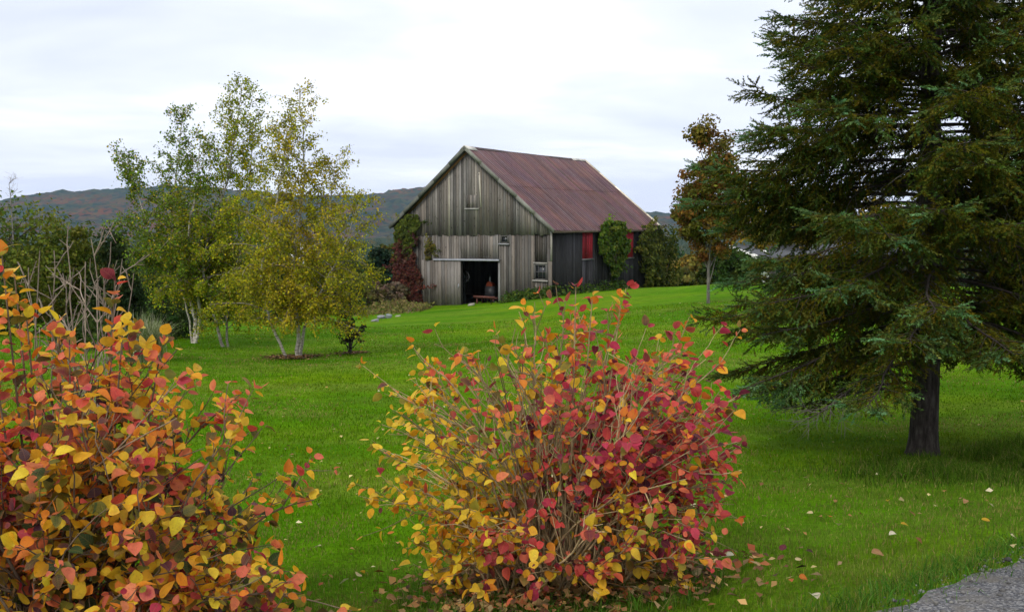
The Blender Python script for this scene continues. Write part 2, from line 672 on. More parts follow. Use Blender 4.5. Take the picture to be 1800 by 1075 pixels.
# loose stones of the gravel
rng = np.random.default_rng(5)
b = MB()
n = 3800
s_ = rng.uniform(-3, 9, n)
w_ = rng.exponential(.7, n) - .08
px_, py_ = e0[0] + rd[0] * s_ + rn[0] * w_, e0[1] + rd[1] * s_ + rn[1] * w_
pz_ = ground(px_, py_) + .018
octa = np.array([[1, 0, 0], [-1, 0, 0], [0, 1, 0], [0, -1, 0], [0, 0, 1], [0, 0, -1]], float)
of = np.array([[0, 2, 4], [2, 1, 4], [1, 3, 4], [3, 0, 4], [2, 0, 5], [1, 2, 5], [3, 1, 5], [0, 3, 5]])
sz = rng.lognormal(-5.0, .5, n)
V = octa[None] * sz[:, None, None] * rng.uniform(.6, 1.2, (n, 6, 1)) * np.array([1, 1, .6])
V = V + np.stack([px_, py_, pz_ + sz * .2], -1)[:, None]
g_ = rng.uniform(.2, .75, n)
b.add(V.reshape(-1, 3), (of[None] + (np.arange(n) * 6)[:, None, None]).reshape(-1, 3), np.repeat(np.stack([g_, g_, g_ * 1.02], -1), 6, 0))
tag(b.build('loose_gravel', M['rock']), kind='stuff')

# ---------------------------------------------------------------- far hills
hx = np.arange(-2300, 2301, 6.5)
hd = np.linspace(0, 1, 84)
prof_px = [-900, -500, -200, 0, 40, 100, 180, 230, 330, 420, 520, 600, 655, 700, 745, 800, 900, 1000, 1100, 1150, 1190, 1240, 1320, 1450, 1700, 2200, 2800]
prof_py = [352, 372, 366, 353, 347, 335, 335, 330, 327, 333, 343, 347, 344, 336, 330, 331, 342, 352, 366, 374, 375, 380, 384, 380, 372, 366, 372]
HD = 2300.0
pz = (391 - np.array(prof_py)) / FPX * HD * 1.004 + CAMZ
pxx = (np.array(prof_px) - 900) / FPX * HD
ridge = np.interp(hx, pxx, pz)
ker = np.hanning(15)
ridge = np.convolve(np.pad(ridge, 7, mode='edge'), ker / ker.sum(), 'valid')
HX, T = np.meshgrid(hx, hd)
HYY = 1350 + (HD - 1350) * T + 60 * np.sin(HX / 310.0)
zlow = -21.0
HZ = zlow + (ridge[None] - zlow) * (T ** 1.25)
HZ += (vnoise(HX / 130, HYY / 130, 3) - .5) * 22 * T * (1 - T) * 3
crown = vnoise(HX / 11, HYY / 11, 7) * 9 + vnoise(HX / 25, HYY / 25, 9) * 6 - 8
HZ += crown
b = MB()
nx, ny = len(hx), len(hd)
ii = (np.arange(ny - 1)[:, None] * nx + np.arange(nx - 1)[None]).ravel()
b.add(np.stack([HX, HYY, HZ], -1).reshape(-1, 3), np.stack([ii, ii + 1, ii + nx + 1, ii + nx], -1))
# the far side falls away
V = np.stack([np.stack([hx, np.full(nx, HD) + 60 * np.sin(hx / 310.0), HZ[-1]], -1), np.stack([hx, np.full(nx, HD + 900), np.full(nx, zlow)], -1)], 0)
i2 = np.arange(nx - 1)
b.add(V.reshape(-1, 3), np.stack([i2, i2 + 1, i2 + nx + 1, i2 + nx], -1))
tag(b.build('hills', M['hill'], smooth=True), kind='structure')

# ---------------------------------------------------------------- barn
BROT = math.radians(-33.7)
NEAR = P(970, 521, 54)                         # base of the near corner
barn_base = np.array([NEAR[0], NEAR[1], NEAR[2]])
barn = thing('barn', 'weathered grey wooden barn with rusty brown-red metal roof and half-open sliding door', 'barn', barn_base, rz=BROT)
W, L = 11.45, 14.2
xa = -6.0                                      # ridge position
ZE = -.05 - barn_base[2] + CAMZ - .37          # eave height above base at the right wall
ZR = CAMZ + 4.62 - barn_base[2]
SL = (ZR - ZE) / (-xa + .38)                   # roof slope, edge at x=+.38
brng = np.random.default_rng(11)


def roof_z(x):
    return ZR - SL * (x - xa) if x > xa else ZR - SL * (xa - x) * 1.0


def loc2w(x, y):
    c, s = math.cos(BROT), math.sin(BROT)
    return barn_base[0] + c * x - s * y, barn_base[1] + s * x + c * y


def foot(x, y):
    wx, wy = loc2w(x, y)
    return gz(wx, wy) - barn_base[2]


def grey(rng, base=.17, spread=.35):
    g = base * math.exp(rng.normal(0, spread))
    t = rng.random()
    return (g * (1.05 + .11 * t), g, g * (.92 - .08 * t))


def boards(b, x0, x1, zlo, zhi, y0, th, wmin, wmax, rng, base=.17, spread=.33, axis='x', gap=.022, ragged=.0, col=None):
    """upright boards from x0 to x1; zlo and zhi are functions of position; outer face at y0 - th (or x = y0 + th along y)"""
    x = x0
    while x < x1 - .02:
        w = min(rng.uniform(wmin, wmax), x1 - x)
        a, c = x + gap / 2, x + w - gap / 2
        if c - a < .02:
            break
        r0 = rng.normal(0, ragged) if ragged else 0
        jit = rng.uniform(-.004, .007)
        t_ = th + jit
        za, zc = zhi(a), zhi(c)
        la, lc = zlo(a) + r0, zlo(c) + r0
        if axis == 'x':
            V = [(a, y0 - t_, la), (c, y0 - t_, lc), (c, y0, lc), (a, y0, la), (a, y0 - t_, za), (c, y0 - t_, zc), (c, y0, zc), (a, y0, za)]
        else:
            V = [(y0 + t_, a, la), (y0 + t_, c, lc), (y0, c, lc), (y0, a, la), (y0 + t_, a, za), (y0 + t_, c, zc), (y0, c, zc), (y0, a, za)]
        b.hexa(np.array(V), col(rng, .5 * (a + c)) if col else grey(rng, base, spread))
        x += w


def a_of(px):
    k = (px - 900) / FPX
    return -((NEAR[0] - NEAR[1] * k) / (.832 + .555 * k))


def b_of(px):
    k = (px - 900) / FPX
    return (NEAR[1] * k - NEAR[0]) / (.555 - .832 * k)


def z_of(py, x=0., y=0.):
    wx, wy = loc2w(x, y)
    r = ray(CX + wx / wy * FPX, py)
    return CAMZ + r[2] / r[1] * wy - barn_base[2]


ox0, ox1 = a_of(811), a_of(877)                # doorway
zdoor = z_of(459, (ox0 + ox1) / 2)
zbrk = z_of(413, -5.5)
wx0, wx1 = a_of(940.5), a_of(961.5)            # lower window
wz0, wz1 = z_of(491, wx0), z_of(464.5, wx0)
sx0, sx1 = a_of(881), a_of(894)                # small square opening
sz0, sz1 = z_of(427, sx0), z_of(414.5, sx0)
pz0, pz1 = wz1 + .10, zbrk - .10               # gap above the window, boarded dark

front = MB()
under = lambda x: roof_z(x) - .10
flo = lambda x: foot(x, 0) - .35


def upper_col(rng, x):
    if abs(x - a_of(790.5)) < .11:
        return (.44, .41, .33)
    g = grey(rng, .150, .30)
    return g


# upper boards hang over the lower ones, in two uneven courses
boards(front, -W, 0, lambda x: zbrk + .012 * (x + 5), under, -.03, .035, .13, .25, brng, ragged=.03, col=upper_col)
# lower boards, leaving the doorway, window and small opening
top = lambda x: zbrk + .06
for x0, x1, lo, hi in [(-W, ox0, flo, top), (ox0, ox1, lambda x: zdoor, top), (ox1, sx0, flo, top), (sx0, sx1, flo, lambda x: sz0), (sx1, wx0, flo, top),
                       (wx0, wx1, flo, lambda x: wz0), (wx1, -.0, flo, top)]:
    boards(front, x0, x1, lo, hi, 0, .030, .13, .25, brng, base=.120, spread=.30)
boards(front, wx0 + .02, wx1 - .02, lambda x: pz0, lambda x: pz1 + .15, .07, .02, .1, .2, brng, base=.055)
# backing so that no light comes through the wall's cracks, with openings left free
for x0, x1, z0, z1 in [(-W, ox0, -2, zbrk), (ox0, ox1, zdoor, zbrk), (ox1, sx0, -2, zbrk), (sx0, sx1, -2, sz0), (sx1, wx0, -2, zbrk), (wx0, wx1, -2, wz0),
                       (wx1, 0, -2, zbrk)]:
    front.box((x0 + .001, .09, z0), (x1 - .001, .13, z1), (.05, .045, .04))
front.hexa(np.array([(-W, .09, zbrk + .002), (0, .09, zbrk + .002), (0, .13, zbrk + .002), (-W, .13, zbrk + .002)] +
                    [(-W, .09, under(-W) - .05), (0, .09, under(0) - .05), (0, .13, under(0) - .05), (-W, .13, under(-W) - .05)]), (.05, .045, .04))
tri = np.array([(-W, .10, under(-W) - .06), (0, .10, under(0) - .06), (xa, .10, ZR - .18)])
front.add(np.vstack([tri, tri + [0, .03, 0]]), [[0, 1, 2], [5, 4, 3]], (.05, .045, .04))
f_o = front.build('front_wall', M['board'], barn, local=True, label='front gable wall of grey upright boards')
# loft hatch: short boards and a ledge, proud of the wall
hx0, hx1 = a_of(820), a_of(842)
hz = z_of(366, hx0)
b = MB()
boards(b, hx0 + .04, hx1 - .04, lambda x: hz, lambda x: hz + .8, -.066, .022, .12, .2, brng, base=.15)
b.build('loft_hatch', M['board'], barn, local=True)
b = MB()
b.box((hx0 - .05, -.14, hz - .07), (hx1 + .05, -.066, hz), (.42, .41, .38))
b.build('hatch_ledge', M['trim'], barn, local=True)
b = MB()
lx = a_of(847)
b.hexa(np.array([(lx - .05, -.085, z_of(364, lx)), (lx + .05, -.085, z_of(364, lx)), (lx + .05, -.067, z_of(364, lx)), (lx - .05, -.067, z_of(364, lx)),
                 (lx - .17, -.085, z_of(303, lx)), (lx - .08, -.085, z_of(303, lx)), (lx - .08, -.067, z_of(303, lx)), (lx - .17, -.067, z_of(303, lx))]), (.50, .46, .38))
b.build('pale_batten', M['board'], barn, local=True, label='pale narrow batten on the gable')

# side walls and back wall
sidew = MB()


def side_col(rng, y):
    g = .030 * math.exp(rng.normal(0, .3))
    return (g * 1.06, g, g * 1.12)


ry0, ry1, rz0, rz1 = b_of(1023), b_of(1041), z_of(455, 0, b_of(1032)), z_of(407, 0, b_of(1032))
qy0, qy1, qz0, qz1 = b_of(1095), b_of(1112), z_of(453, 0, b_of(1103)), z_of(407, 0, b_of(1103))
slo = lambda y: foot(0, y) - .5
shi = lambda y: roof_z(0) - .12
for y0, y1, lo, hi in [(0.03, ry0, slo, shi), (ry0, ry1, slo, lambda y: rz0), (ry1, qy0, slo, shi), (qy0, qy1, slo, lambda y: qz0), (qy1, L, slo, shi)]:
    boards(sidew, y0, y1, lo, hi, 0.0, .03, .16, .28, brng, axis='y', col=side_col, gap=.006)
for y0, y1 in ((ry0, ry1), (qy0, qy1)):
    boards(sidew, y0, y1, lambda y: rz1, shi, 0.0, .03, .2, .3, brng, axis='y', col=side_col, gap=.006)
sidew.box((-.05, .13, -2), (-.004, L, shi(0)), (.03, .028, .026))
sidew.build('side_wall', M['dark_board'], barn, local=True, label='long side wall of near-black boards')
b = MB()
boards(b, 0.13, L, lambda y: -1.8, lambda y: roof_z(-W) - .15, -W, .03, .2, .3, brng, axis='y', gap=.0)
b.build('side_wall', M['board'], barn, local=True)
b = MB()
boards(b, -W, 0, lambda x: -1.8, under, L + .03, .03, .2, .3, brng, gap=.0)
b.build('back_wall', M['board'], barn, local=True)
for y0, y1, z0, z1 in ((ry0, ry1, rz0, rz1), (qy0, qy1, qz0, qz1)):
    b = MB()
    x = y0 + .005
    for k in range(5):
        w_ = (y1 - y0 - .01) / 5
        b.box((.004, x + .004, z0 + .03), (.038 + .003 * (k % 2), x + w_ - .004, z1 - .02), np.array([.30, .022, .034]) * math.exp(brng.normal(0, .2)))
        x += w_
    p_ = b.build('shutter', M['trim'], barn, local=True, label='faded red board panel')
    b = MB()
    b.box((.0, y0 - .08, z0 - .07), (.09, y1 + .08, z0 + .025), (.16, .15, .15))
    b.build('sill', M['trim'], p_, local=True)

# corner boards, eave board
b = MB()
b.hexa(np.array([(-.16, -.10, -.6), (.055, -.10, -.6), (.055, -.069, -.6), (-.16, -.069, -.6), (-.20, -.10, pz0 + .1), (.055, -.10, pz0 + .1), (.055, -.069, pz0 + .1), (-.20, -.069, pz0 + .1)]), (.15, .13, .11))
b.build('corner_board', M['board'], barn, local=True)
b = MB()
b.box((-.06, -.096, pz0 + .12), (.058, -.066, zbrk + .35), (.36, .34, .30))
b.build('corner_board', M['board'], barn, local=True, label='pale upper corner board')

# roof: two sheets of ribbed metal with thickness, seam between two courses, ridge cap and rake boards
OH = .42                                       # gable overhang
y_lo, y_hi = -OH, L + .32
xR, xL = .40, -W - .72


def slope_pt(x, y, up):
    up = up - .07 * math.sin(math.pi * min(1, max(0, (y - y_lo) / (y_hi - y_lo)))) - .008 * math.sin(y * 1.7)
    s = 1 if x > xa else -1
    nx_ = s * SL / math.hypot(1, SL)
    nz_ = 1 / math.hypot(1, SL)
    return (x + nx_ * up, y, (ZR - SL * abs(x - xa)) + nz_ * up)


roof_root = MB()
for side in (1, -1):
    xe = xR if side > 0 else xL
    xm = xa + (xe - xa) * .47
    for c0, c1, lift in ((xa, xm + .06 * side, .018), (xm, xe, .0)):
        ys = np.arange(y_lo, y_hi, .30)
        for i, y in enumerate(ys):
            yy = min(y + .30, y_hi)
            tint = 1 + brng.normal(0, .13)
            col = np.array([tint, tint * (1 + brng.normal(0, .05)), tint * (1 + brng.normal(0, .05))])
            jl = brng.normal(0, .02)
            prof = [(y, 0), (y + .035, .035), (y + .07, .0), (yy, 0)]
            q, rib_w = [], .05
            for (ya, ua), (yb, ub) in zip(prof[:-1], prof[1:]):
                v = [slope_pt(c0, ya, ua + lift), slope_pt(c1 + jl * (c1 == xe), ya, ua + lift), slope_pt(c1 + jl * (c1 == xe), yb, ub + lift), slope_pt(c0, yb, ub + lift)]
                if side < 0:
                    v = v[::-1]
                roof_root.add(v, [[0, 1, 2, 3]], col * (.70 if yb - ya < .1 else 1.0))
    # underside decking
    for k in range(14):
        ya, yb = y_lo + .02 + (y_hi - y_lo - .04) * k / 14, y_lo + .02 + (y_hi - y_lo - .04) * (k + 1) / 14
        v = [slope_pt(xx, yy, uu) for uu in (-.13, -.06) for xx, yy in ((xa, ya), (xe - .03 * side, ya), (xe - .03 * side, yb), (xa, yb))]
        roof_root.hexa(np.array(v), (.35, .6, .45))
roof = roof_root.build('roof', M['roof'], barn, local=True)


def rake(y0, y1, side, col, name, up0=-.20, up1=.03):
    xe = xR if side > 0 else xL
    b = MB()
    segs = 5
    for i in range(segs):
        c0 = xa + (xe + .02 * side - xa) * i / segs
        c1 = xa + (xe + .02 * side - xa) * (i + 1) / segs
        j = brng.normal(0, .008)
        v = [slope_pt(c0 + 1e-4 * side, y0, up0 + j), slope_pt(c1, y0, up0 + j), slope_pt(c1, y1, up0 + j), slope_pt(c0 + 1e-4 * side, y1, up0 + j),
             slope_pt(c0 + 1e-4 * side, y0, up1 + j), slope_pt(c1, y0, up1 + j), slope_pt(c1, y1, up1 + j), slope_pt(c0 + 1e-4 * side, y1, up1 + j)]
        t_ = 1 + brng.normal(0, .12)
        b.hexa(np.array(v), np.array(col) * t_)
    return b.build(name, M['trim'], roof, local=True)


rake(y_lo - .035, y_lo + .012, 1, (.20, .20, .17), 'rake_board')
rake(y_lo - .035, y_lo + .012, -1, (.13, .135, .115), 'rake_board')
rk = rake(y_hi - .10, y_hi + .04, 1, (.62, .57, .45), 'rake_board', -.16, .07)
rk['label'] = 'cream painted far rake board'
# brown board under the left rake
b = MB()
v = []
for x in (xa - .1, xa - 5.1):
    for y in (-.085, -.066):
        v += [(x, y, roof_z(x) - .34), (x, y, roof_z(x) - .10)]
v = np.array(v)
b.hexa(v[[0, 4, 6, 2, 1, 5, 7, 3]], (.24, .115, .045))
b.build('frieze_board', M['trim'], roof, local=True, label='orange-brown board under the left rake')
b = MB()
b.box((xR - .10, y_lo + .02, ZR - SL * (xR - xa) - .17), (xR - .055, y_hi - .1, ZR - SL * (xR - xa) - .02), (.16, .12, .10))
b.build('eave_board', M['trim'], roof, local=True)
b = MB()
nseg = 15
for i in range(nseg):
    ya, yb = y_lo - .06 + (y_hi - y_lo + .1) * i / nseg, y_lo - .06 + (y_hi - y_lo + .1) * (i + 1) / nseg
    pale = i in (0, nseg - 1, nseg - 2)
    col = (.52, .50, .46) if pale else (.10, .075, .075)
    up = .055 if pale else .045
    wd = .30 if i == 0 else .17
    for s in (1, -1):
        v = [slope_pt(xa + 1e-4 * s, ya, .03), slope_pt(xa + wd * s, ya, .03), slope_pt(xa + wd * s, yb, .03), slope_pt(xa + 1e-4 * s, yb, .03)]
        v += [slope_pt(xa + 1e-4 * s, ya, up + .02), slope_pt(xa + wd * s, ya, up), slope_pt(xa + wd * s, yb, up), slope_pt(xa + 1e-4 * s, yb, up + .02)]
        b.hexa(np.array(v), col)
b.build('ridge_cap', M['trim'], roof, local=True)

# sliding door and its track
dx0 = a_of(743)
b = MB()
dlo = lambda x: foot(dx0, 0) + .02 + .0 * x
dhi = lambda x: zdoor - .02
boards(b, dx0, ox0 + .05, dlo, dhi, -.10, .03, .17, .30, brng, base=.138, gap=.018, spread=.3)
for z in (.45, 1.35, 2.45):
    b.box((dx0 + .05, -.099, dlo(0) + z), (ox0, -.070, dlo(0) + z + .14), (.14, .13, .12))
door = b.build('sliding_door', M['board'], barn, local=True, label='grey plank sliding door pushed to the left')
b = MB()
hxp = ox0 - .12
b.box((hxp - .03, -.165, dlo(0) + 1.25), (hxp + .03, -.132, dlo(0) + 1.5))
b.tube([(hxp, -.15, dlo(0) + 1.28), (hxp, -.20, dlo(0) + 1.31), (hxp, -.20, dlo(0) + 1.44), (hxp, -.15, dlo(0) + 1.47)], .012, 6)
b.build('handle', M['metal'], door, local=True)
b = MB()
tx0, tx1 = a_of(765), a_of(880)
b.tube([(tx0, -.16, zdoor + .02), (tx1, -.16, zdoor + .08)], .055, 8, cap=True)
b.hexa(np.array([(tx0, -.19, zdoor + .06), (tx1, -.19, zdoor + .12), (tx1, -.031, zdoor + .12), (tx0, -.031, zdoor + .06), (tx0, -.19, zdoor + .10), (tx1, -.19, zdoor + .16), (tx1, -.031, zdoor + .16), (tx0, -.031, zdoor + .10)]))
b.build('door_track', M['metal'], barn, local=True)
b = MB()
b.box((ox1 - .02, -.055, flo(ox1)), (ox1 + .12, -.032, zdoor), (.24, .24, .23))
b.build('door_jamb', M['board'], barn, local=True)


def window(x0, x1, z0, z1, nxp, nzp, sillc):
    b = MB()
    t = .06
    for lo, hi in (((x0 - .05, -.07, z0 - .02), (x0 + t, .05, z1 + .02)), ((x1 - t, -.07, z0 - .02), (x1 + .05, .05, z1 + .02)),
                   ((x0 + t, -.07, z1 - t), (x1 - t, .05, z1 + .04)), ((x0 + t, -.07, z0 - .02), (x1 - t, .05, z0 + t))):
        b.box(lo, hi, (.10, .097, .09))
    for i in range(1, nxp):
        x = x0 + (x1 - x0) * i / nxp
        b.box((x - .014, -.04, z0 + t), (x + .014, .0, z1 - t), (.10, .097, .09))
    for i in range(1, nzp):
        z = z0 + (z1 - z0) * i / nzp
        b.box((x0 + t, -.037, z - .014), (x1 - t, .003, z + .014), (.10, .097, .09))
    f = b.build('window', M['board'], barn, local=True)
    b = MB()
    b.box((x0 + t - .01, -.02, z0 + t - .01), (x1 - t + .01, -.012, z1 - t + .01))
    b.build('pane', M['glass'], f, local=True)
    b = MB()
    b.box((x0 - .12, -.13, z0 - .10), (x1 + .10, -.031, z0 - .021), sillc)
    b.build('sill', M['trim'], f, local=True)
    return f


window(wx0, wx1, wz0, wz1, 3, 2, (.42, .40, .37))
window(sx0, sx1, sz0, sz1, 1, 1, (.34, .34, .36))
b = MB()
b.box((wx0 - .1, -.065, wz1 + .05), (wx1 + .04, -.031, wz1 + .13), (.33, .31, .28))
b.build('window_head', M['trim'], barn, local=True)
# inner earth floor
b = MB()
b.box((-W + .1, .14, -2), (-.1, L - .1, foot(ox0, 0) - .02))
b.build('floor', M['floor'], barn, local=True)


# things inside the doorway
def in_barn(x, y, z=0.0):
    wx, wy = loc2w(x, y)
    return np.array([wx, wy, barn_base[2] + foot(ox0, 0) - .02 + z])


def a_in(px, y):
    k = (px - 900) / FPX
    return (k * (NEAR[1] + .832 * y) - NEAR[0] - .555 * y) / (.832 + .555 * k)


cart = thing('garden_cart', 'low flat cart with worn reddish plank bed inside the barn doorway', 'cart', in_barn(a_in(857, .8), .8), rz=BROT)
b = MB()
for i in range(5):
    b.box((-.8, -.4 + i * .16, .46), (.85, -.4 + i * .16 + .15, .50))
b.box((-.8, -.43, .50), (.85, -.40, .62))
b.build('cart_bed', M['redwood'], cart, local=True)
for sx in (-.6, .65):
    for sy in (-.3, .3):
        b = MB()
        b.box((sx - .04, sy - .04, 0 if sx < 0 else .1), (sx + .04, sy + .04, .46))
        b.build('leg', M['redwood'], cart, local=True)
for sy in (-.38, .38):
    b = MB()
    th = np.linspace(0, 2 * math.pi, 17)
    b.tube(np.stack([.62 + .16 * np.cos(th), np.full(17, sy), .19 + .16 * np.sin(th)], -1), .035, 6)
    b.build('wheel', M['black'], cart, local=True)
mach = thing('garden_machine', 'dark garden machine with an orange hood in the barn doorway', 'machine', in_barn(a_in(863, 1.8), 1.8), rz=BROT)
b = MB()
b.hexa(np.array([(-.32, -.3, .45), (.32, -.3, .45), (.32, .5, .45), (-.32, .5, .45), (-.27, -.22, 1.15), (.27, -.22, 1.15), (.27, .45, 1.15), (-.27, .45, 1.15)]))
b.build('body', M['dark'], mach, local=True)
b = MB()
th = np.linspace(0, math.pi, 9)
ring = np.stack([.24 * np.cos(th), .30 * np.sin(th)], -1)
V = np.array([[x, yy, 1.151 + z * (1.0 if yy < 0 else .8)] for yy in (-.2, .15) for x, z in ring])
b.add(V, [[i, i + 1, i + 10, i + 9] for i in range(8)] + [[8, 0, 9, 17]])
b.add(V[:9], [list(range(9))])
b.add(V[9:], [list(range(9))[::-1]])
b.build('hood', M['orange'], mach, local=True)
b = MB()
b.tube([(0, -.1, 1.40), (0, -.1, 1.72)], .05, 8, cap=True)
b.build('stack', M['metal'], mach, local=True)
for sx in (-.38, .38):
    for sy in (-.2, .5):
        b = MB()
        th = np.linspace(0, 2 * math.pi, 19)
        b.tube(np.stack([np.full(19, sx), sy + .2 * np.cos(th), .28 + .2 * np.sin(th)], -1), .08, 6)
        b.build('wheel', M['black'], mach, local=True)
wheel = thing('old_wheel', 'dim old wheel leaning in the dark behind the sliding door', 'wheel', in_barn(a_in(817, .7), .7), rz=BROT)
b = MB()
th = np.linspace(0, 2 * math.pi, 25)
b.tube(np.stack([.34 * np.cos(th), np.zeros(25), 1.75 + .34 * np.sin(th)], -1), .05, 6)
b.build('tyre', M['dark'], wheel, local=True)
b = MB()
for k in range(4):
    c, s = math.cos(k * math.pi / 4), math.sin(k * math.pi / 4)
    b.tube([(-.3 * c, 0, 1.75 - .3 * s), (.3 * c, 0, 1.75 + .3 * s)], .018, 5)
b.tube([(0, 0, 1.4), (0, .02, 0)], .03, 6)
b.build('spokes', M['dark'], wheel, local=True)


# ---------------------------------------------------------------- plants: shared builders
def sample_cols(rng, n, pal, w=None, jit=.18):
    pal = np.array(pal, float)
    i = rng.choice(len(pal), n, p=None if w is None else np.array(w) / np.sum(w))
    j = rng.integers(0, len(pal), n)
    m = rng.random((n, 1)) * .35
    c = pal[i] * (1 - m) + pal[j] * m
    return c * np.exp(rng.normal(0, jit, (n, 1)))


def curve(p0, d0, length, nseg, rng, wander=.12, trop=(0, 0, 0.0)):
    pts = [np.asarray(p0, float)]
    d = norm(d0)
    for i in range(nseg):
        d = norm(d + rng.normal(0, wander, 3) + np.array(trop) / nseg)
        pts.append(pts[-1] + d * length / nseg)
    return np.array(pts)


def spline(pts, n):
    pts = np.asarray(pts, float)
    t = np.linspace(0, len(pts) - 1, n)
    out = []
    for q in t:
        i = min(int(q), len(pts) - 2)
        f = q - i
        p0, p1, p2, p3 = pts[max(i - 1, 0)], pts[i], pts[i + 1], pts[min(i + 2, len(pts) - 1)]
        out.append(.5 * ((2 * p1) + (-p0 + p2) * f + (2 * p0 - 5 * p1 + 4 * p2 - p3) * f * f + (-p0 + 3 * p1 - 3 * p2 + p3) * f ** 3))
    return np.array(out)


# leaf-cluster tree used for everything in the middle distance
def leafy_tree(name, label, cat, base, h, r, pal, seed, n=5000, size=.16, trunk_h=.18, clumps=60, shape='round', group=None, trunk_r=None,
               bark='maple_bark', wts=None, spread=.22, flat=1.0, upright=False):
    rng = np.random.default_rng(seed)
    root = thing(name, label, cat, base, group)
    base = np.array(base, float)
    z0 = h * trunk_h
    # clump centres inside the crown envelope
    cs = []
    while len(cs) < clumps:
        q = rng.uniform(-1, 1, 3)
        rr = math.hypot(q[0], q[1])
        zz_ = (q[2] + 1) / 2
        if shape == 'round':
            lim = math.sqrt(max(0, 1 - (abs(zz_ * 2 - .9) / 1.1) ** 2.2))
        elif shape == 'cone':
            lim = (1 - zz_) ** .8 * min(1, (zz_ + .06) * 9)
        elif shape == 'egg':
            lim = min(1, (zz_ + .05) * 3.2) * (1 - zz_ ** 2.4) ** .75
        else:
            lim = min(1, (zz_ + .1) * 4) * math.sqrt(max(0, 1 - zz_ ** 3))
        if rr > lim or rr < lim * .35 * rng.random():
            continue
        cs.append((q[0] * r, q[1] * r * flat, z0 + zz_ * (h - z0)))
    cs = np.array(cs)
    tb = MB()
    tr = trunk_r or h * .018
    top = base + np.array([rng.normal(0, .03) * h, rng.normal(0, .03) * h, h * .8])
    tp = spline([base - [0, 0, .3], base + (top - base) * .4 + rng.normal(0, .015 * h, 3), top], 10)
    tb.tube(tp, np.linspace(tr, tr * .25, 10), 7)
    for c in cs[:: max(1, len(cs) // 28)]:
        k = int(np.clip((max(c[2] * .8, z0 * .95) / (h * .8)) * 9, 1, 8))
        a = tp[k]
        e_ = base + c
        tb.tube(spline([a, (a + e_) / 2 + [0, 0, -.02 * h], e_], 6), np.linspace(tr * .4, tr * .08, 6), 5)
    tb.build('trunk', M[bark], root, smooth=True)
    fb = MB()
    per = rng.dirichlet(np.full(clumps, 3.0)) * n
    cen, col, nor = [], [], []
    ccol = sample_cols(rng, clumps, pal, wts, .20)
    for c, m, cc in zip(cs, per.astype(int), ccol):
        s_ = r * spread * rng.uniform(.6, 1.35)
        p = rng.normal(0, 1, (m, 3))
        p = p / (np.linalg.norm(p, axis=1, keepdims=True) + 1e-9) * (rng.random((m, 1)) ** .45) * s_ * np.array([1, 1, 1.3 if upright else .75])
        cen.append(base + c + p)
        nor.append(rng.normal(0, .6, (m, 3)) + norm(p) * .7 + [0, 0, .0 if upright else .45])
        col.append(cc * np.exp(rng.normal(0, .22, (m, 1))) * (1 + rng.normal(0, .06, (m, 3))))
    cen = np.concatenate(cen)
    fb.cards(cen, rng.uniform(.6, 1.3, len(cen)) * size, np.concatenate(nor), rng, np.concatenate(col), .62)
    fb.build('crown', M['leaf'], root)
    return root


# ---------------------------------------------------------------- birches
GREEN_B = [(.135, .215, .010), (.195, .26, .010), (.25, .275, .010), (.31, .28, .012)]
DARK_B = [(.095, .175, .018), (.130, .215, .016), (.185, .245, .014)]
YEL_B = [(.22, .20, .018), (.30, .24, .016), (.36, .34, .012), (.27, .29, .012)]


